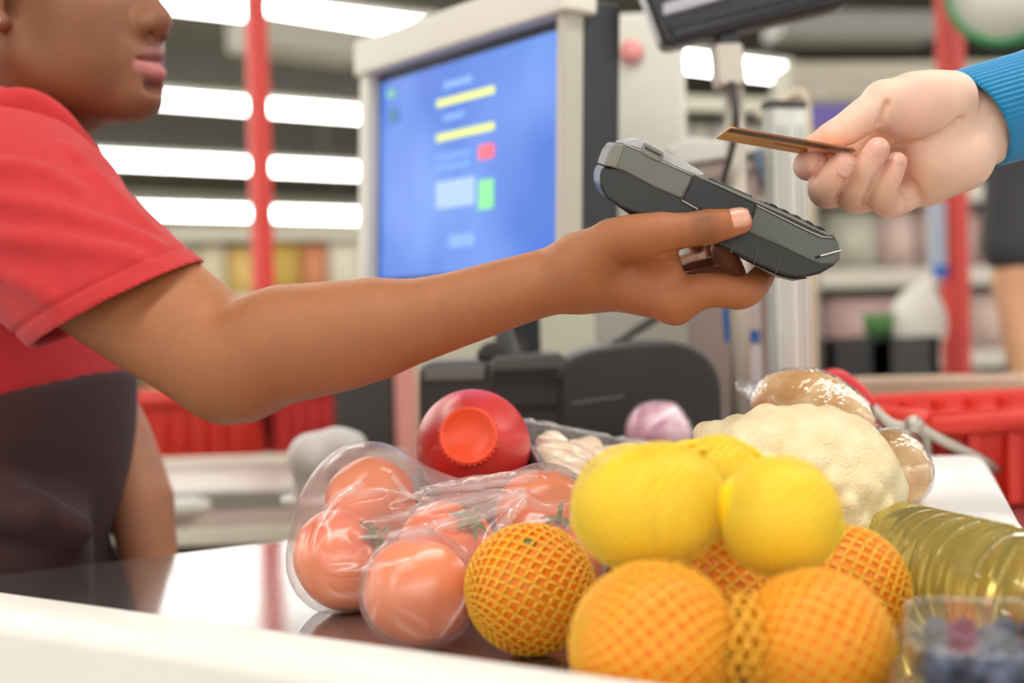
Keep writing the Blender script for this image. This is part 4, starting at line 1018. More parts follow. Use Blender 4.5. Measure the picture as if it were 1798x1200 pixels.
# ---- cauliflower
cc = P(1398, 888, 0.985); cc[2] = ZB + 0.0725
cf = thing('cauliflower', (cc[0], cc[1], ZB), 'pale cream cauliflower head behind the lemons', 'cauliflower')
F = Field(cc - [0.11, 0.09, 0.074], cc + [0.09, 0.09, 0.085], 0.0016)
c2 = P(1290, 815, 1.02)
F.ell(cc, (0.064, 0.058, 0.058)); F.ball(c2, 0.030, 0.03); F.ball(P(1455, 845, 0.98), 0.040, 0.03)
crng = np.random.default_rng(3)
for i in range(330):
    z = crng.uniform(-0.45, 1); a = crng.uniform(0, 2 * math.pi); s = math.sqrt(1 - z * z); q = np.array([s * math.cos(a), s * math.sin(a), z])
    F.ball(cc + q * [0.064, 0.058, 0.058], crng.uniform(0.004, 0.0105), 0.004)
for i in range(90):
    q = nrm(crng.normal(size=3)); F.ball(c2 + q * 0.029, crng.uniform(0.004, 0.0085), 0.004)
for i in range(120):
    q = nrm(crng.normal(size=3)); F.ball(P(1455, 845, 0.98) + q * 0.039, crng.uniform(0.004, 0.0085), 0.004)
F.path([cc - Z_ * 0.045, cc - Z_ * 0.0555], [0.02, 0.016], 0.01)
m_cau = mat('cauliflower_curd', (246, 226, 178), 0.75, var=0.06, vscale=50, bump=1.0, bscale=520, sss=0.25, sssr=(1, .8, .5), sssc=0.004, rgb2=(250, 232, 190))
put(link('curd', from_np('curd', *F.mesh(1)), m_cau), cf)

# ---- two wrapped breads
m_bread = mat('bread_crust', (222, 168, 100), 0.5, var=0.10, vscale=30, bump=0.4, bscale=160, rgb2=(236, 200, 148))
m_bwrap = film('bread_film', (255, 255, 250), 0.10, gloss=0.8, rough=0.09, noise=1.0, nscale=70)
def bread(c, dirv, half, rad, label):
    t = thing('bread_roll', c - Z_ * rad, label, 'bread', 'film-wrapped breads')
    dv = nrm(dirv)
    F = Field(c - half - rad, c + half + rad, 0.0016)
    F.path([c - dv * (half - rad), c + dv * (half - rad)], [rad * .95, rad], 0.0, flat=(Z_, 1.06)); F.ball(c + Z_ * rad * 0.1, rad * 1.04, 0.02)
    v, q = F.mesh(2); put(link('loaf', from_np('loaf', v, q), m_bread), t)
    F = Field(c - half - rad - .02, c + half + rad + .02, 0.002)
    F.path([c - dv * (half - rad), c + dv * (half - rad)], [rad * .95 + .002, rad + .002], 0.0, flat=(Z_, 1.06)); F.ball(c + Z_ * rad * 0.1, rad * 1.04 + .002, 0.02)
    F.path([c - dv * (half - 0.004), c - dv * (half + 0.011) + Z_ * 0.002], [0.009, 0.007], 0.01, flat=(Z_, 1.3))
    put(link('film', from_np('film', *F.mesh(1)), m_bwrap), t)
b1 = P(1424, 726, 1.14); bread(b1, P(1490, 752, 1.12) - P(1355, 702, 1.16), 0.0505, 0.0265, 'large film-wrapped bread lying on the cauliflower')
b2 = P(1571, 822, 1.09); bread(b2, P(1596, 862, 1.07) - P(1548, 782, 1.11), 0.0305, 0.0195, 'small film-wrapped bread right of the cauliflower')
# ---- white pack
wz = 0.058
pts = [G(1500, 900, ZB + wz), G(1800, 905, ZB + wz), G(1735, 797, ZB + wz), G(1500, 797, ZB + wz)]
me = mesh_pd('white_pack', [(p[0], p[1], ZB + 0.001) for p in pts] + [(p[0], p[1], ZB + wz) for p in pts], [(0, 3, 2, 1), (4, 5, 6, 7), (0, 1, 5, 4), (1, 2, 6, 5), (2, 3, 7, 6), (3, 0, 4, 7)]); fix_normals(me)
o = bevel(link('white_pack', me, mat('pack_white', (244, 242, 238), 0.45), smooth=False), 0.018, 4); tag(o, 'plain white soft pack under the small bread, at the right', 'pack')

# ---- oil bottle lying on the deck
oa = np.array([*P(1600, 990, 0.932)[:2], ZB + 0.0385]); ob = np.array([*P(1798, 1000, 0.818)[:2], ZB + 0.0385]); od = nrm(ob - oa)
oil = thing('oil_bottle', oa * [1, 1, 0] + Z_ * ZB, 'ribbed clear bottle of golden oil lying on its side', 'bottle')
pr = [(0.001, -0.16), (0.012, -0.16), (0.013, -0.125), (0.03, -0.095), (0.037, -0.075)]
h = -0.07
while h < 0.10:
    pr += [(0.038, h), (0.038, h + 0.010), (0.0352, h + 0.0125), (0.0352, h + 0.0155), (0.038, h + 0.018)]; h += 0.019
for k in range(4): pr += [(0.0375, h), (0.0362, h + .002), (0.0375, h + .004)]; h += 0.005
pr += [(0.038, h + 0.004), (0.038, h + 0.05), (0.034, h + 0.062), (0.001, h + 0.062)]
m_oil = bpy.data.materials.new('oil_plastic'); m_oil.use_nodes = True
nt = m_oil.node_tree; b = nt.nodes['Principled BSDF']
b.inputs['Base Color'].default_value = (*lin((252, 236, 146)), 1); b.inputs['Transmission Weight'].default_value = 0.85; b.inputs['Roughness'].default_value = 0.05; b.inputs['IOR'].default_value = 1.3
va = nt.nodes.new('ShaderNodeVolumeAbsorption'); va.inputs[0].default_value = (*lin((244, 222, 70)), 1); va.inputs[1].default_value = 2.0
nt.links.new(va.outputs[0], nt.nodes['Material Output'].inputs['Volume'])
lathe('body', pr, oa, od, m_oil, oil, 64)
lathe('cap', [(0.001, -0.186), (0.0145, -0.186), (0.0155, -0.183), (0.0155, -0.161), (0.001, -0.161)], oa, od, mat('cap_yellow', (226, 190, 60), 0.4), oil, 32)

# ---- blueberries in a clear clamshell
ang = math.radians(-14); bx_, by_ = np.array([math.cos(ang), math.sin(ang), 0]), np.array([-math.sin(ang), math.cos(ang), 0])
bc_ = P(1752, 1150, 0.685); bc_ = np.array([bc_[0] + 0.001, bc_[1], ZB + 0.0005])
HX, HY, HZ = 0.046, 0.068, 0.052
clam = thing('berry_box', bc_, 'clear hinged plastic box of blueberries at the lower right corner', 'box')
m_clam = film('clamshell', (240, 248, 246), 0.035, gloss=0.6, rough=0.05)
def shell(nm, s0, s1, z0, z1, top, m):
    v = []; f = []
    for s, z in ((s0, z0), (s1, z1)):
        for i in range(24):
            a = 2 * math.pi * (i + .5) / 24; cx, sx = math.cos(a), math.sin(a); q = 0.35
            v.append(bc_ + bx_ * HX * s * math.copysign(abs(cx) ** q, cx) + by_ * HY * s * math.copysign(abs(sx) ** q, sx) + Z_ * z)
    for i in range(24): f.append((i, (i + 1) % 24, 24 + (i + 1) % 24, 24 + i))
    f.append(tuple(range(24, 48)) if top else tuple(range(24))[::-1])
    me = mesh_pd(nm, v, f); fix_normals(me); o = link(nm, me, m, smooth=False); put(o, clam); return o
shell('base', 0.86, 1.0, 0.002, 0.034, False, m_clam); shell('lid', 1.02, 0.9, 0.036, HZ, True, m_clam)
rim_pts = []
for i in range(48):
    a = 2 * math.pi * i / 48; cx, sx = math.cos(a), math.sin(a); rim_pts.append(bc_ + bx_ * HX * 1.05 * math.copysign(abs(cx) ** .35, cx) + by_ * HY * 1.05 * math.copysign(abs(sx) ** .35, sx) + Z_ * 0.035)
tube('rim', rim_pts, 0.0022, m_clam, clam, 8, True)
rp2 = [bc_ + (p - bc_) * [.86, .86, 1] + Z_ * (HZ - 0.035) for p in rim_pts]; tube('lid_edge', rp2, 0.0016, m_clam, clam, 8, True)
m_ber = mat('blueberry_skin', (62, 66, 92), 0.5, var=0.25, vscale=90, rgb2=(92, 98, 124))
bme = fruit_mesh('blueberry', 0.0076, 18, 12, 0.9, dimple=0.14); k = 0
bme.materials.append(m_ber)
cme = None
for iz in range(3):
    for iy in range(8):
        for ix in range(5):
            u = (-0.78 + 0.39 * ix + (0.1 if iy % 2 else -0.1) + rng.uniform(-.05, .05)); w = -0.86 + 0.245 * iy + (0.1 if iz % 2 else 0) + rng.uniform(-.03, .03)
            if abs(u) > .84 or abs(w) > .9 or (iz == 2 and rng.uniform() < 0.12): continue
            o = bpy.data.objects.new('blueberry', bme); col.objects.link(o)
            s_ = 0.86 + 0.04 * iz
            o.location = tuple(bc_ + bx_ * HX * s_ * u * .99 + by_ * HY * s_ * w * .95 + Z_ * (0.0105 + 0.0136 * iz + rng.uniform(0, .0015))); o.rotation_euler = tuple(rng.uniform(0, 6, 3)); sc = rng.uniform(.85, 1.04); o.scale = (sc,) * 3
            tag(o, 'dusky blueberry lying in the clear plastic box', 'blueberry', 'blueberries in the clear box')
bme.polygons.foreach_set('use_smooth', [True] * len(bme.polygons))

# ================================================================== PAYMENT TERMINAL
def terminal():
    D = 0.985; e = nrm(fw * math.cos(math.radians(8)) + UP * math.sin(math.radians(8))); Wd = 0.078
    t = thing('payment_terminal', P(1265, 380, D + 0.04), 'grey and black handheld card payment terminal held by the cashier', 'payment terminal')
    m_g = mat('terminal_grey', (108, 110, 102), 0.45, bump=0.05, bscale=2500); m_g2 = mat('terminal_grey_dark', (92, 96, 92), 0.45, bump=0.05, bscale=2500)
    m_k = mat('terminal_black', (40, 40, 40), 0.38); m_m = mat('terminal_mid', (38, 38, 39), 0.42); m_l = mat('terminal_light', (168, 166, 156), 0.35)
    outl = [(1059, 292), (1053, 304), (1053, 326), (1064, 348), (1088, 364), (1116, 376), (1200, 404), (1270, 436), (1320, 461), (1366, 481), (1392, 488), (1418, 487), (1440, 482), (1464, 468), (1476, 455), (1472, 424), (1462, 412), (1385, 376), (1330, 352), (1218, 305), (1150, 300)]
    prism('lower_shell', outl, D + 0.0015, e, Wd - 0.003, m_k, t, 0.0022)
    head = [(1080, 250), (1097, 253), (1128, 264), (1160, 282), (1218, 308), (1208, 330), (1197, 350), (1150, 330), (1095, 301), (1073, 294), (1060, 291), (1069, 266)]
    hd = prism('printer_cover', head, D, e, Wd, m_g, t, 0.0018)
    prism('end_cap', [(1080, 251), (1098, 254), (1084, 296), (1060, 291), (1069, 266)], D - 0.0006, e, Wd + 0.0012, mat('terminal_end', (128, 126, 116), 0.45), t, 0.0015)
    prism('paper_lid', catmull([(1092, 251), (1108, 245), (1130, 245), (1160, 262), (1220, 294), (1236, 306), (1216, 305), (1160, 280), (1120, 260)], 4, True), D + 0.006, e, Wd - 0.012, mat('terminal_lid', (188, 186, 188), 0.25), t, 0.001)
    lt = prism('latch', [(1126, 263), (1133, 250), (1166, 268), (1163, 282), (1155, 284), (1130, 271)], D - 0.0012, e, 0.009, mat('terminal_latch', (122, 122, 112), 0.4), t, 0.0008)
    prism('groove', [(1133, 257), (1161, 272), (1160, 275), (1132, 260)], D - 0.0018, e, 0.003, m_k, lt)
    prism('side_panel', [(1220, 309), (1328, 358), (1317, 400), (1270, 388), (1226, 367), (1199, 352)], D + 0.0003, e, Wd - 0.0006, m_m, t, 0.0012)
    prism('panel_seam', [(1198, 351), (1226, 366), (1225, 368.5), (1197, 353)], D - 0.0006, e, 0.003, m_l, t)
    kp = [(1329, 361), (1418, 405), (1444, 417), (1463, 418), (1473, 424), (1475, 441), (1477, 455), (1466, 465), (1445, 466), (1428, 461), (1372, 434), (1313, 409)]
    prism('keypad_housing', kp, D, e, Wd, m_g2, t, 0.002)
    prism('top_edge', [(1218, 304), (1332, 352), (1400, 383), (1440, 404), (1465, 411), (1466, 414), (1444, 415), (1418, 403), (1328, 358), (1218, 308)], D + 0.0016, e, Wd - 0.0032, mat('terminal_top', (128, 126, 116), 0.35), t, 0.0007)
    prism('edge_line', [(1097, 252.5), (1128, 264), (1161, 281.5), (1218, 307), (1218, 309), (1160, 284), (1127, 266.5), (1097, 255)], D - 0.0005, e, 0.0015, m_l, t)
    prism('edge_line', [(1329, 360), (1418, 403.5), (1445, 415), (1463, 416.5), (1463, 418), (1444, 417.3), (1417, 405.5), (1329, 362)], D - 0.0006, e, 0.0015, m_l, t)
    sl = prism('card_slot', [(1431, 451), (1476, 438), (1477, 441), (1432, 455)], D - 0.0006, e, Wd + 0.0012, mat('slot_black', (12, 12, 12), 0.6), t)
    prism('slot_edge', [(1441, 448.2), (1477, 438.2), (1477, 440.6), (1441, 450.6)], D - 0.0009, e, 0.002, mat('slot_white', (236, 234, 226), 0.3), sl)
    # keys on the top face, four rows of three
    m_key = mat('terminal_key', (62, 62, 58), 0.4)
    for i in range(5):
        f0 = i / 4.0; x0 = 1352 + f0 * 84; y0 = 361.5 + f0 * 40
        for j in range(3):
            prism('key', [(x0, y0), (x0 + 2, y0 - 5), (x0 + 13, y0 + 0.5), (x0 + 15, y0 + 8)], D + 0.008, e, 0.017, m_key, t, 0.0012, 2, off=0.0225 * j)
    prism('display', [(1245, 314), (1247, 312), (1322, 345), (1320, 347.5)], D + 0.008, e, Wd - 0.016, mat('terminal_display', (70, 84, 86), 0.12), t)
    for x, y in ((1290, 420), (1330, 438), (1368, 456)):
        prism('lower_seam', [(x, y), (x + 2, y + 1), (x - 5, y + 25), (x - 7, y + 24)], D + 0.0008, e, 0.002, mat('terminal_seam', (70, 66, 60), 0.4), t)
    prism('battery_lid', [(1090, 366), (1116, 378), (1195, 404), (1250, 428), (1240, 431), (1180, 408), (1108, 379)], D + 0.012, e, Wd - 0.024, mat('terminal_base', (120, 114, 104), 0.45), t, 0.001)
    prism('base_pad', [(1300, 453), (1366, 483), (1394, 490), (1420, 489), (1392, 494), (1362, 487)], D + 0.006, e, Wd - 0.012, mat('terminal_base', (120, 114, 104)), t, 0.001)
terminal()

# ================================================================== BANK CARD
def card():
    nl, nr = P(1283, 223, 0.968), P(1498, 261, 0.972); L = nrm(nr - nl)
    fl_ = P(1274, 246, 1.022); Wv = fl_ - nl; Wv = nrm(Wv - L * (Wv @ L)); N = np.cross(L, Wv); N = N if N[2] > 0 else -N
    c = nl + L * 0.0428 + Wv * 0.027
    t = thing('bank_card', c, 'gold-brown bank card held level between thumb and fingers', 'bank card')
    hw, hl, r = 0.0428, 0.027, 0.003
    out = []
    for cx, cy, a0 in ((hw - r, hl - r, 0), (-hw + r, hl - r, 90), (-hw + r, -hl + r, 180), (hw - r, -hl + r, 270)):
        for k in range(6):
            a = math.radians(a0 + 18 * k); out.append((cx + r * math.cos(a), cy + r * math.sin(a)))
    n = len(out); v = [c + L * x + Wv * y - N * 0.0004 for x, y in out] + [c + L * x + Wv * y + N * 0.0004 for x, y in out]
    me = mesh_pd('plate', v, [tuple(range(n))[::-1], tuple(range(n, 2 * n))] + [(i, (i + 1) % n, n + (i + 1) % n, n + i) for i in range(n)]); fix_normals(me)
    put(link('plate', me, mat('card_gold', (240, 172, 84), 0.35, var=0.12, vscale=60), smooth=False), t)
    obox('magnetic_stripe', c - Wv * 0.0165 - N * 0.00055, L, Wv, N, hw - 0.0006, 0.0062, 0.00015, mat('card_stripe', (70, 46, 36), 0.3), t)
    obox('signature_strip', c + Wv * 0.004 - N * 0.0005 + L * 0.015, L, Wv, N, 0.022, 0.004, 0.0001, mat('card_signature', (196, 140, 80), 0.5), t)
    obox('edge_tint', c - Wv * (hl + 0.0001), L, Wv, N, hw - 0.003, 0.0002, 0.00042, mat('card_edge', (150, 96, 78), 0.4), t)
card()

# ================================================================== SKIN
def skin_mat(name, rough, rgb, sssc):
    m = mat(name, rgb, rough, spec=0.45, var=0.05, vscale=60, bump=0.32, bscale=1100, sss=0.12, sssr=(1.0, 0.35, 0.2), sssc=sssc, attr='tint')
    return m
m_sk1 = skin_mat('skin_brown', 0.43, (142, 90, 58), 0.004)
m_sk2 = skin_mat('skin_fair', 0.46, (226, 176, 150), 0.005)

def nail(parent, c, n, along, wid, ln, m):
    """fingernail: curved thin plate at c, outward normal n"""
    n = nrm(n); al = nrm(along - n * (along @ n)); sd = np.cross(n, al); v = []; f = []
    R = wid * 0.62; NU, NV = 9, 8
    for i in range(NU):
        for j in range(NV):
            th = (-1 + 2 * i / (NU - 1)) * 0.95; t = -1 + 2 * j / (NV - 1)
            s = (1 - 0.22 * max(0, t) ** 4 - 0.3 * max(0, -t) ** 3)
            v.append(c + sd * R * math.sin(th) * s + n * (R * (math.cos(th) - 1) - 0.0004 * t * t) + al * t * ln / 2)
    for i in range(NU - 1):
        for j in range(NV - 1): f.append((i * NV + j, (i + 1) * NV + j, (i + 1) * NV + j + 1, i * NV + j + 1))
    me = mesh_pd('fingernail', v, f); fix_normals(me); o = link('fingernail', me, m); put(o, parent)
    s = o.modifiers.new('th', 'SOLIDIFY'); s.thickness = 0.0007; s.offset = 0
    return o

# ================================================================== CUSTOMER'S HAND
def customer():
    t = thing('person', P(1900, 640, 1.12) * [1, 1, 0], 'customer in a bright blue ribbed sleeve, hand holding out a bank card', 'person')
    Q = lambda l: [P(*p) for p in l]
    px = 0.000385
    F = Field(P(1600, 240, 1.01) - [0.125, 0.075, 0.075], P(1600, 240, 1.01) + [0.16, 0.085, 0.085], 0.0010)
    E_ = lambda: np.array([RT, fw, UP])
    # forearm and wrist
    F.path(Q([(1990, 140, 1.10), (1800, 185, 1.055), (1720, 210, 1.035)]), [.036, .031, .030], 0.0, flat=(fw, 1.25))
    # palm core
    F.path(Q([(1722, 212, 1.034), (1650, 240, 1.03), (1590, 285, 1.04)]), [.030, .029, .022], 0.012, flat=(fw, 1.5))
    F.ell(P(1672, 268, 1.012), (.029, .017, .024), E_(), 0.016)          # heel of the hand, little-finger side
    F.path(Q([(1690, 290, 1.018), (1635, 318, 1.024)]), [.0165, .0155], 0.012)
    F.ell(P(1618, 187, 1.002), (.033, .019, .0215), np.array([nrm(RT * .97 + UP * .18), fw, nrm(UP * .97 - RT * .18)]), 0.012)   # thumb mound
    F.path(Q([(1672, 168, 1.008), (1600, 172, 1.0), (1556, 184, .997)]), [.0165, .0155, .0135], 0.010)
    # thumb
    F.path(Q([(1558, 183, .997), (1522, 201, .995), (1487, 226, .994), (1458, 241, .996), (1434, 252, .999)]), [.0136, .0125, .0113, .0100, .0076], 0.004)
    F.ball(P(1550, 176, .998), .0128, .006)
    # web between thumb and palm
    F.path(Q([(1560, 225, 1.02), (1520, 255, 1.035)]), [.014, .012], 0.01)
    # knuckle ridge (hidden side)
    F.path(Q([(1532, 262, 1.048), (1556, 298, 1.055), (1586, 326, 1.05), (1622, 332, 1.036)]), [.0125, .0130, .0125, .0115], 0.010)
    # fingers: knuckle, middle joint, end joint, tip
    fingers = [([(1532, 264, 1.048), (1452, 276, 1.044), (1419, 291, 1.020), (1432, 288, .996)], [.0118, .0108, .0105, .0085]),
               ([(1556, 300, 1.052), (1463, 336, 1.034), (1448, 328, 1.008), (1462, 311, .989), (1481, 289, .981)], [.0125, .0118, .0115, .0103, .0088]),
               ([(1588, 327, 1.046), (1510, 347, 1.030), (1499, 338, 1.006), (1518, 300, .986), (1541, 262, .979)], [.0120, .0112, .0109, .0098, .0080]),
               ([(1620, 330, 1.034), (1568, 356, 1.024), (1549, 347, 1.004), (1560, 317, .988), (1575, 285, .984)], [.0112, .0100, .0100, .0086, .0068])]
    for pts, rr in fingers:
        w = Q(pts); sm = catmull(w, 5); rs = np.interp(np.linspace(0, len(rr) - 1, len(sm)), range(len(rr)), rr)
        F.path(sm, list(rs), 0.0010)
    # creases
    cre = []
    for pts, r in (([(1558, 178, .979), (1551, 200, .982), (1538, 226, .992)], .0022), ([(1690, 206, 1.0), (1660, 230, .992), (1620, 248, .990), (1572, 256, .996)], .0024),
                   ([(1591, 306, .999), (1607, 326, 1.003), (1618, 348, 1.010)], .0019), ([(1578, 330, .998), (1590, 350, 1.004), (1592, 366, 1.01)], .0017), ([(1444, 272, 1), (1437, 296, 1), (1425, 318, 1)], .0016), ([(1500, 290, 1), (1488, 315, 1), (1469, 347, 1)], .0016), ([(1553, 290, 1), (1534, 318, 1), (1516, 358, 1)], .0016)):
        for q in range(len(pts)): pass
        w = []
        for x, y, d in [tuple(z) for z in catmull([np.array(p_) for p_ in pts], 6)]:
            dd = trace(F, x, y, 0.95, 1.08)
            if dd is not None: w.append(P(x, y, dd))
        if len(w) > 2: F.path(w, [r * .5] + [r] * (len(w) - 2) + [r * .5], 0.0022, 'carve'); cre.append(w)
    v, q = F.mesh(2)
    me = from_np('body', v, q); me.polygons.foreach_set('use_smooth', [True] * len(me.polygons))
    base = np.tile(np.array(lin((238, 198, 176))), (len(v), 1))
    tips = np.full(len(v), 9.0)
    for pts, rr in fingers: tips = np.minimum(tips, np.linalg.norm(v - P(*pts[-1]), axis=1))
    tips = np.minimum(tips, np.linalg.norm(v - P(1436, 252, .999), axis=1))
    base = blend(base, (232, 166, 146), 0.7 * (1 - sstep(.006, .022, tips)))
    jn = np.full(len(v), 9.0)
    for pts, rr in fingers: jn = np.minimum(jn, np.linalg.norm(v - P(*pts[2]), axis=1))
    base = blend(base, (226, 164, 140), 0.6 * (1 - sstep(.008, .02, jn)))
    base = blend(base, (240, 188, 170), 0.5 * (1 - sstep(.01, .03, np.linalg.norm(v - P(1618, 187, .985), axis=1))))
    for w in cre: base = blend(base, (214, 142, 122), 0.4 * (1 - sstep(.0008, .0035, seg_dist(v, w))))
    paint(me, base)
    body = put(link('body', me, m_sk2), t)
    m_n = mat('nail_fair', (232, 178, 164), 0.25, coat=0.3)
    for (x, y, d), al in (((1488, 289, .9738), (1481, 289, .981)), ((1537, 265, .9722), None), ((1571, 288, .978), None)):
        pass
    for i, wd in ((1, .0115), (2, .0110), (3, .0088)):
        a, b = P(*fingers[i][0][-2]), P(*fingers[i][0][-1]); r = fingers[i][1][-1]; al = nrm(b - a)
        n = -fw * 0.86 - RT * 0.30 + UP * 0.10; n = nrm(n - al * (n @ al))
        if i == 1: n = nrm(n + RT * 0.75)
        if i == 2: n = nrm(n + RT * 0.35)
        nail(body, b + n * (r + 0.0002) - al * 0.0012, n, al, wd, wd * 1.05, m_n)
    # blue ribbed cuff and sleeve
    m_bl = mat('blue_knit', (12, 128, 178), 0.85, sheen=0.4, var=0.08, vscale=300)
    a = P(1706, 211, 1.035); b = P(1850, 170, 1.06); ax_ = nrm(b - a); up = nrm(UP - ax_ * (UP @ ax_)); of = np.cross(ax_, up)
    v = []; f = []; SEG = 360; st = [(-.0015, .93), (-.0005, .985), (.002, 1.0), (.012, 1.01), (.03, 1.02), (.055, 1.035), (.065, 1.06), (.075, 1.14), (.10, 1.2), (.18, 1.3), (.30, 1.4), (.60, 1.6)]
    for si, (h, s) in enumerate(st):
        for k in range(SEG):
            th = 2 * math.pi * k / SEG; rib = 1 + (0.016 * math.cos(60 * th) if h < 0.07 else 0.004 * math.cos(60 * th))
            lean = 0.30 * 0.034 * math.sin(th) * max(0, 1 - h / .08)      # slanted opening
            v.append(a + ax_ * (h - lean) + s * rib * (up * 0.0358 * math.sin(th) + of * 0.0365 * math.cos(th)))
    n = len(st)
    for i in range(n - 1):
        for k in range(SEG): f.append((i * SEG + k, i * SEG + (k + 1) % SEG, (i + 1) * SEG + (k + 1) % SEG, (i + 1) * SEG + k))
    me = mesh_pd('blue_sleeve', v, f); fix_normals(me); o = put(link('blue_sleeve', me, m_bl), t); s_ = o.modifiers.new('th', 'SOLIDIFY'); s_.thickness = 0.0022; s_.offset = -1
customer()

# ================================================================== CASHIER
def cashier():
    t = thing('person', P(-40, 900, 1.42) * [1, 1, 0], 'seated cashier in a red polo and dark maroon apron, reaching out with the terminal', 'person')
    Q = lambda l: [P(*p) for p in l]
    # ---------------- arm and hand (her right)
    a_pts = Q([(-40, 320, 1.235), (120, 440, 1.185), (290, 560, 1.135), (400, 628, 1.105), (500, 612, 1.09), (600, 596, 1.075), (700, 571, 1.06), (800, 544, 1.045), (930, 504, 1.03), (1022, 481, 1.022)])
    a_rad = [.062, .055, .0495, .0430, .0400, .0365, .0315, .0268, .0235, .0232]
    F = Field(np.min(a_pts, 0) - [.06, .08, .075], np.array([P(1370, 400, 1.0)[0], 1.30, P(0, 250, 1.2)[2] + .04]), 0.0018)
    sm = catmull(a_pts, 4); rs = np.interp(np.linspace(0, len(a_rad) - 1, len(sm)), range(len(a_rad)), a_rad)
    F.path(sm, list(rs), 0.0)
    F.path(Q([(398, 684, 1.112), (420, 674, 1.108)]), [.020, .022], 0.03)         # elbow point
    F.path(Q([(500, 590, 1.085), (640, 570, 1.068)]), [.030, .024], 0.03)        # forearm muscle
    # palm
    wr = P(1022, 481, 1.022)
    F.path([wr, P(1085, 492, 1.020), P(1150, 512, 1.008), P(1183, 528, .998)], [.0232, .0215, .0185, .0148], 0.012)      # index side
    F.path([wr, P(1105, 480, 1.034), P(1186, 515, 1.024)], [.022, .020, .0135], 0.012)
    F.path([wr, P(1100, 470, 1.046), P(1178, 503, 1.046)], [.020, .018, .013], 0.012)
    F.path([wr, P(1090, 462, 1.055), P(1163, 490, 1.062)], [.018, .016, .012], 0.012)
    F.ball(P(1186, 538, 1.0), .0118, 0.008)                                      # index knuckle
    # thumb mound and thumb
    F.path([P(1030, 462, 1.010), P(1075, 426, .996), P(1120, 414, .984), P(1162, 410, .977)], [.020, .0165, .0148, .0136], 0.012)
    F.path([P(1162, 410, .977), P(1200, 405, .9735), P(1240, 400, .9715), P(1272, 394, .971), P(1300, 390, .9718)], [.0136, .0118, .0110, .0104, .0082], 0.003)
    F.ball(P(1242, 399, .9712), .0112, .004)
    F.path([P(1150, 425, .985), P(1165, 470, .998), P(1175, 505, 1.0)], [.0125, .0125, .012], 0.010)    # web
    # fingers
    fg = [([(1183, 528, .998), (1245, 510, .999), (1300, 515, 1.003), (1326, 500, 1.015), (1346, 474, 1.028)], [.0146, .0118, .0113, .0098, .0078]),
          ([(1186, 515, 1.024), (1250, 498, 1.034), (1284, 494, 1.040), (1280, 468, 1.040), (1268, 438, 1.032)], [.0135, .0115, .0108, .0095, .0082]),
          ([(1178, 503, 1.046), (1235, 482, 1.058), (1264, 476, 1.066), (1262, 452, 1.068), (1254, 424, 1.062)], [.013, .0110, .0100, .0090, .0078]),
          ([(1163, 490, 1.062), (1205, 470, 1.076), (1228, 462, 1.084), (1228, 440, 1.088), (1222, 415, 1.082)], [.012, .0098, .0090, .0080, .0068])]
    for pts, rr in fg:
        w = catmull(Q(pts), 5); rs = np.interp(np.linspace(0, len(rr) - 1, len(w)), range(len(rr)), rr); F.path(w, list(rs), 0.003)
    # fine creases at the thumb joint and web
    for pts, r in (([(1236, 385), (1238, 398), (1243, 416)], .0014), ([(1243, 383), (1246, 392), (1244, 402)], .0011), ([(1160, 448), (1180, 446), (1192, 440)], .0018), ([(1228, 388), (1230, 398), (1229, 408)], .0010)):
        w = []
        for z in catmull([np.array([*p_, 0.]) for p_ in pts], 5):
            dd = trace(F, z[0], z[1], 0.94, 1.06)
            if dd is not None: w.append(P(z[0], z[1], dd))
        if len(w) > 2: F.path(w, [r] * len(w), 0.002, 'carve')
    va, qa = F.mesh(2)
    ca = np.tile(np.array(lin((168, 108, 70))), (len(va), 1))
    hd = sstep(0.0, .10, va[:, 0] - P(960, 490, 1.02)[0]); ca = blend(ca, (166, 100, 60), hd * 0.8)
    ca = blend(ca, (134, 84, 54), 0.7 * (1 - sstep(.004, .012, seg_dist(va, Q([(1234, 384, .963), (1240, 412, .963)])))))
    tipd = np.linalg.norm(va - P(1306, 392, .968), axis=1); ca = blend(ca, (206, 128, 88), 0.8 * (1 - sstep(.006, .013, tipd)))
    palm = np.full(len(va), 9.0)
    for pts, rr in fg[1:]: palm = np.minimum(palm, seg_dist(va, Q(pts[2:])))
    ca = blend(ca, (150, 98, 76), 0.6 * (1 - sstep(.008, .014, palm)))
    # ---------------- far arm (her left), forearm hanging behind the deck
    F = Field(P(230, 900, 1.5) - [.12, .16, .30], P(230, 900, 1.5) + [.12, .10, .16], 0.003)
    F.path(Q([(130, 640, 1.52), (205, 775, 1.50), (245, 880, 1.475), (262, 985, 1.46), (268, 1060, 1.45)]), [.040, .036, .034, .028, .023], 0.0)
    F.path(Q([(268, 1060, 1.45), (275, 1120, 1.44), (278, 1170, 1.435)]), [.024, .026, .022], 0.01, flat=(fw, 1.4))
    for k in range(4): F.path(Q([(262 + 11 * k, 1165, 1.435), (266 + 11 * k, 1215, 1.43), (262 + 10 * k, 1250, 1.42)]), [.0095, .009, .007], 0.004)
    F.path(Q([(292, 1110, 1.43), (312, 1150, 1.42), (314, 1185, 1.415)]), [.012, .010, .008], 0.006)
    vl, ql = F.mesh(2); cl_ = np.tile(np.array(lin((190, 130, 98))), (len(vl), 1))  # far forearm tint paler than the near arm, its lit look painted in
    # ---------------- head, in its own frame (f forward, s towards her right, u up)
    F = Field((-.13, -.10, -.20), (.135, .10, .15), 0.0018)
    F.ell((-.012, 0, .045), (.099, .076, .09)); F.ell((.030, 0, -.028), (.064, .060, .085), None, .02)
    F.ell((.034, 0, -.074), (.056, .046, .036), None, .02)
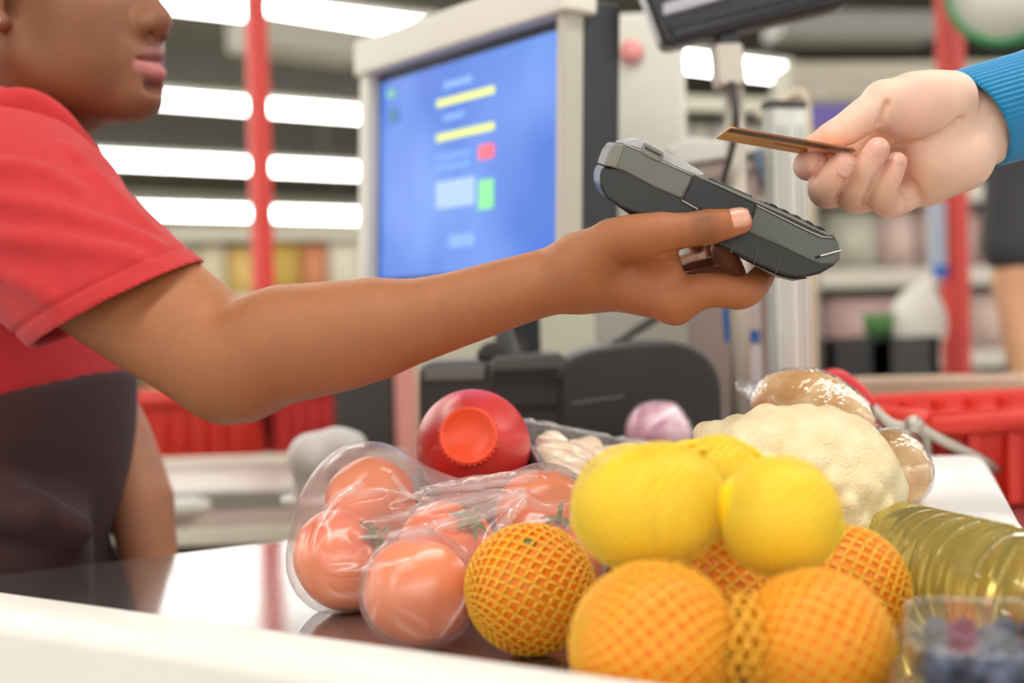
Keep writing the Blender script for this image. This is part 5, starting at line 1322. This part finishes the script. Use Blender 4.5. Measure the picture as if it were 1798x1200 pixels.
    for s in (-1, 1):
        F.path([(.0, .050 * s, -.048), (.030, .040 * s, -.078), (.066, .016 * s, -.100)], [.018, .017, .015], .022)
        F.ell((.056, .036 * s, -.030), (.030, .026, .028), None, .03)
        F.ell((.050, .034 * s, -.066), (.026, .020, .024), None, .03)
    F.ell((.080, 0, -.100), (.0175, .020, .0145), None, .02)
    F.ell((.070, 0, .032), (.026, .055, .020), None, .025)
    for s in (-1, 1): F.ell((.092, .034 * s, .004), (.014, .017, .012), None, .018, 'carve')
    F.path([(.086, 0, .014), (.098, 0, -.012), (.104, 0, -.034)], [.009, .0105, .0128], .014)
    F.ball((.1055, 0, -.0375), .0132, .008)
    for s in (-1, 1):
        F.ell((.0965, .0155 * s, -.0415), (.0135, .0085, .0098), None, .006)
        F.path([(.1025, .0095 * s, -.0545), (.098, .0105 * s, -.0450)], [.0056, .0038], .003, 'carve')
    F.ell((.074, 0, -.068), (.026, .030, .028), None, .016)
    up_l = [(.062, .034, -.0655), (.087, .0205, -.0675), (.1015, .004, -.0662), (.101, 0, -.0672), (.1015, -.004, -.0662), (.087, -.0205, -.0675), (.062, -.034, -.0655)]
    lo_l = [(.063, .033, -.0675), (.0885, .0195, -.0775), (.0995, 0, -.0825), (.0885, -.0195, -.0775), (.063, -.033, -.0675)]
    F.path(up_l, [.002, .0048, .0058, .0056, .0058, .0048, .002], .004); F.path(lo_l, [.002, .0064, .0082, .0064, .002], .004)
    F.path([(.058, .0375, -.0640), (.0915, .0225, -.0718), (.1075, 0, -.0738), (.0915, -.0225, -.0718), (.058, -.0375, -.0640)], [.002, .0018, .0016, .0018, .002], .003, 'carve')
    F.ell((.094, 0, -.0945), (.006, .014, .005), None, .008, 'carve')
    for s in (-1, 1):
        F.ell((-.006, .079 * s, .0), (.017, .007, .031), None, .006); F.ell((-.004, .085 * s, .006), (.009, .005, .018), None, .004, 'carve'); F.ball((.001, .0765 * s, -.031), .0085, .006)
    # neck
    F.path([(-.030, 0, -.03), (-.042, 0, -.11), (-.058, 0, -.2)], [.056, .054, .060], .03)
    vh, qh = F.mesh(2)
    psi = math.radians(16); pit = math.radians(7)
    f_ = np.array([math.cos(psi), -math.sin(psi), 0]); s_ = np.array([-math.sin(psi), -math.cos(psi), 0])
    f2 = f_ * math.cos(pit) + Z_ * math.sin(pit); u2 = -f_ * math.sin(pit) + Z_ * math.cos(pit)
    H0 = P(297, 32, 1.30) - f2 * .1185 + u2 * .037
    HW = lambda p: H0 + np.asarray(p)[..., 0:1] * f2 + np.asarray(p)[..., 1:2] * s_ + np.asarray(p)[..., 2:3] * u2
    ch = np.tile(np.array(lin((132, 82, 54))), (len(vh), 1))  # face tint darker than the arms: its shade is put into the colour
    ld = np.minimum(seg_dist(vh, up_l) - .0052, seg_dist(vh, lo_l) - .0072)
    ch = blend(ch, (182, 112, 110), 0.9 * (1 - sstep(.0002, .0022, ld)))
    ch = blend(ch, (112, 66, 60), 0.75 * (1 - sstep(.0002, .0022, seg_dist(vh, up_l) - .0055)))
    vhw = HW(vh); qh2 = qh
    # ---------------- trunk under the clothes
    C = lambda x, y, z: np.array([P(-50, 560, 1.40)[0] + x, P(-50, 560, 1.40)[1] + y, z])
    zs = P(0, 300, 1.3)[2]
    F = Field(C(-.22, -.26, .40), C(.42, .26, zs + .1), 0.006)
    F.ell(C(0, 0, zs - .20), (.115, .15, .21)); F.ell(C(-.03, 0, .86), (.085, .13, .16), None, .05); F.path([C(-.01, -.15, zs - .02), C(-.01, .15, zs - .02)], [.05, .05], .06)
    F.path([HW((-.058, 0, -.19)).ravel(), C(0, 0, zs - .06)], [.055, .07], .05)
    F.path([C(-.01, .15, zs - .03), C(.03, .19, zs - .2), P(130, 640, 1.52)], [.05, .045, .04], .03)
    for s in (-1, 1): F.path([C(0, .08 * s, .74), C(.36, .09 * s, .66)], [.085, .065], .05)
    for s in (-1, 1): F.path([C(.36, .09 * s, .66), C(.34, .09 * s, .45)], [.06, .055], .03)
    vt, qt = F.mesh(1); ct = np.tile(np.array(lin((146, 92, 60))), (len(vt), 1))
    # legs below the knee and feet are coarser
    F = Field(C(.2, -.2, .0), C(.55, .2, .5), 0.008)
    for s in (-1, 1):
        F.path([C(.34, .09 * s, .46), C(.33, .09 * s, .10)], [.05, .035], .0); F.ell(C(.39, .09 * s, .045), (.12, .045, .04), None, .03)
    vg, qg = F.mesh(1); cg = np.tile(np.array(lin((146, 92, 60))), (len(vg), 1))
    vs_, qs_, cs_ = [], [], []; n0 = 0
    for v, q, c in ((va, qa, ca), (vl, ql, cl_), (vhw, qh2, ch), (vt, qt, ct), (vg, qg, cg)):
        vs_.append(v); qs_.append(q + n0); cs_.append(c); n0 += len(v)
    me = from_np('body', np.concatenate(vs_), np.concatenate(qs_)); me.polygons.foreach_set('use_smooth', [True] * len(me.polygons)); paint(me, np.concatenate(cs_))
    fix_normals(me)
    body = put(link('body', me, m_sk1), t)
    # nails
    nail(body, P(1291, 391, .9715) + nrm(-fw * .88 + UP * .46) * .0094, -fw * .88 + UP * .46, P(1300, 389, .9718) - P(1262, 396, .971), .0150, .0165, mat('nail_brown', (226, 164, 140), 0.28, coat=0.3))
    # ---------------- earring, eyes, brows, hair
    e0 = HW((.002, .0855, -.031)).ravel(); sp = fruit_mesh('pearl_earring', .0042, 16, 10, dimple=0); o = link('pearl_earring', sp, mat('pearl', (244, 236, 222), 0.15, coat=0.5)); o.location = tuple(e0); put(o, t)
    for s in (-1, 1):
        sp = fruit_mesh('eye', .0115, 16, 12, dimple=0); o = link('eye', sp, mat('eye_white', (230, 226, 220), 0.2)); o.location = tuple(HW((.079, .033 * s, .002)).ravel()); put(o, t)
        ir = lathe('iris', [(.001, 0), (.0055, 0), (.0045, .0012), (.001, .0014)], HW((.0895, .033 * s, .002)).ravel(), f2, mat('iris_dark', (30, 20, 16), 0.1), None, 16); put(ir, t)
        tube('eyebrow', [HW((.094, .014 * s, .024)).ravel(), HW((.090, .034 * s, .030)).ravel(), HW((.075, .054 * s, .024)).ravel()], [.003, .0034, .0015], mat('hair_black', (22, 17, 16), 0.6, bump=0.8, bscale=300), t)
    F = Field((-.15, -.11, -.14), (.12, .11, .16), 0.003)
    F.ell((-.018, 0, .050), (.103, .084, .096)); F.cut(np.array([.052, 0, .05]), np.array([1, 0, -.55]))
    F.ell((.03, 0, -.09), (.12, .2, .075), None, .01, 'carve'); F.ell((.01, .08, .0), (.028, .03, .038), None, .006, 'carve'); F.ell((.01, -.08, .0), (.028, .03, .038), None, .006, 'carve')
    F.ball((-.125, 0, .04), .042, .02)
    v, q = F.mesh(1); put(link('hair', from_np('hair', HW(v), q), mat('hair_black', (22, 17, 16))), t)
    bpy.context.view_layer.update()

    # ---------------- red polo
    m_polo = mat('polo_red', (188, 36, 40), 0.8, sheen=0.12, var=0.05, vscale=90, bump=0.25, bscale=1400)
    F = Field(C(-.22, -.42, zs - .42), np.array([P(380, 500, 1.13)[0], C(0, .26, 0)[1], P(0, 120, 1.3)[2]]), 0.0024)
    F.ell(C(0, 0, zs - .20), (.127, .165, .225)); F.ell(C(.03, 0, zs - .18), (.115, .13, .10), None, .05)
    F.path([C(-.01, -.13, zs - .02), C(-.01, .15, zs - .02)], [.062, .06], .05)
    F.path([C(-.01, .15, zs - .03), C(.02, .19, zs - .16)], [.06, .058], .04)
    # near shoulder and sleeve
    F.path(Q([(-70, 300, 1.26), (60, 400, 1.20), (205, 535, 1.150), (330, 650, 1.11)]), [.078, .074, .069, .071], .035)
    F.path(Q([(-30, 240, 1.30), (60, 250, 1.26), (120, 340, 1.22)]), [.033, .028, .036], .03)
    # folds
    fold = [([(-20, 350), (90, 370), (190, 400), (270, 430)], .004), ([(-20, 420), (70, 425), (160, 440), (240, 455)], .005), ([(120, 260), (190, 330), (260, 400)], .003),
            ([(-20, 470), (50, 500), (100, 530)], .005), ([(-20, 290), (70, 300), (130, 330)], .003)]
    for pts, r in fold:
        w = []
        for z in catmull([np.array([*p_, 0.]) for p_ in pts], 4):
            dd = trace(F, z[0], z[1], 1.0, 1.4)
            if dd is not None: w.append(P(z[0], z[1], dd + .001))
        if len(w) > 2: F.path(w, [r * .4] + [r] * (len(w) - 2) + [r * .4], .014)
    hc = P(205, 538, 1.150); hn = nrm(RT * .44 - UP * .88 + fw * .06)
    # cut the sleeve only: keep the trunk side
    x, y, z = (F.ax[0][:, None, None], F.ax[1][None, :, None], F.ax[2][None, None, :])
    pl = ((x - hc[0]) * hn[0] + (y - hc[1]) * hn[1] + (z - hc[2]) * hn[2])
    trunk = np.sqrt(((x - C(.015, 0, 0)[0]) / .131) ** 2 + ((y - C(0, 0, 0)[1]) / .166) ** 2 + ((z - (zs - .20)) / .24) ** 2)
    F.vol = np.where(trunk < 1.0, F.vol, np.maximum(F.vol, pl.astype(np.float32)))
    # hollow under the hem
    ad = nrm(P(330, 650, 1.11) - P(205, 535, 1.150))
    F.path([P(205, 538, 1.15) - ad * .03, P(205, 538, 1.15) + ad * .12], [.0635, .0665], .004, 'carve')
    # hem seam groove
    a0 = hc - hn * .016
    u_ = nrm(np.cross(hn, Z_)); v_ = np.cross(hn, u_)
    v, q = F.mesh(2)
    pv = (v - hc) @ hn; nearsl = (np.linalg.norm(v - hc, axis=1) < .12) & (trunk[0, 0, 0] > 0)
    g = np.exp(-((pv + .0165) / .0016) ** 2) * nearsl
    ctr_ = hc - hn * .0165; out = v - (ctr_ + ad * ((v - ctr_) @ ad)[:, None]); out /= np.linalg.norm(out, axis=1)[:, None] + 1e-9
    v = v - out * (g * .0022)[:, None]
    polo = put(link('red_polo', from_np('red_polo', v, q), m_polo), t)
    # collar: a folded band round the neck
    cp = [(-60, 205, 1.20), (-10, 178, 1.215), (45, 172, 1.225), (95, 196, 1.235), (140, 246, 1.25), (180, 300, 1.275), (190, 330, 1.33)]
    F = Field(P(60, 230, 1.26) - [.10, .10, .08], P(60, 230, 1.26) + [.10, .12, .08], 0.0018)
    w = catmull(Q(cp), 6); F.path(w, [.0085] * len(w), 0)
    w2 = [p - UP * .010 - fw * .004 - RT * .006 for p in w]; F.path(w2, [.0075] * len(w2), .01)
    put(link('collar', from_np('collar', *F.mesh(2)), m_polo), t)
    # ---------------- apron
    m_ap = mat('apron_maroon', (60, 33, 34), 0.75, sheen=0.05, var=0.10, vscale=18, bump=0.25, bscale=900)
    F = Field(C(-.22, -.26, .55), C(.30, .26, zs - .12), 0.004)
    F.ell(C(.012, 0, zs - .20), (.136, .176, .21)); F.ell(C(-.02, 0, .84), (.108, .16, .17), None, .05)
    F.ell(P(50, 960, 1.30), (.055, .05, .05), None, .03)
    F.path(Q([(-60, 880, 1.26), (60, 900, 1.245), (135, 930, 1.27)]), [.018, .02, .014], .02)
    for s in (-1, 1): F.path([C(0, .08 * s, .74), C(.30, .09 * s, .68)], [.1, .08], .06)
    F.cut(P(60, 672, 1.23), nrm(UP * .95 - RT * .28))
    v, q = F.mesh(2); ap = put(link('maroon_apron', from_np('maroon_apron', v, q), m_ap), t)
    # trousers, shoes
    F = Field(C(-.22, -.26, .05), C(.55, .26, .84), 0.009)
    F.ell(C(0, 0, .78), (.13, .165, .10))
    for s in (-1, 1): F.path([C(0, .085 * s, .73), C(.36, .09 * s, .655), C(.345, .09 * s, .45), C(.335, .09 * s, .10)], [.093, .073, .062, .05], .03)
    F.cut(C(0, 0, .80), Z_)
    put(link('trousers', from_np('trousers', *F.mesh(1)), mat('trouser_black', (34, 32, 36), 0.8)), t)
    # stool
    st = thing('stool', C(.02, 0, 0), 'padded stool under the cashier, behind the counter', 'stool')
    lathe('seat', [(.001, 0), (.15, 0), (.17, .02), (.165, .05), (.001, .055)], C(.02, 0, .585), Z_, m_blackp, st); lathe('column', [(.001, 0), (.03, 0), (.03, .565), (.001, .565)], C(.02, 0, .02), Z_, m_steel, st, 20); lathe('base', [(.001, 0), (.2, 0), (.2, .012), (.03, .03), (.001, .03)], C(.02, 0, 0), Z_, m_steel, st)
cashier()
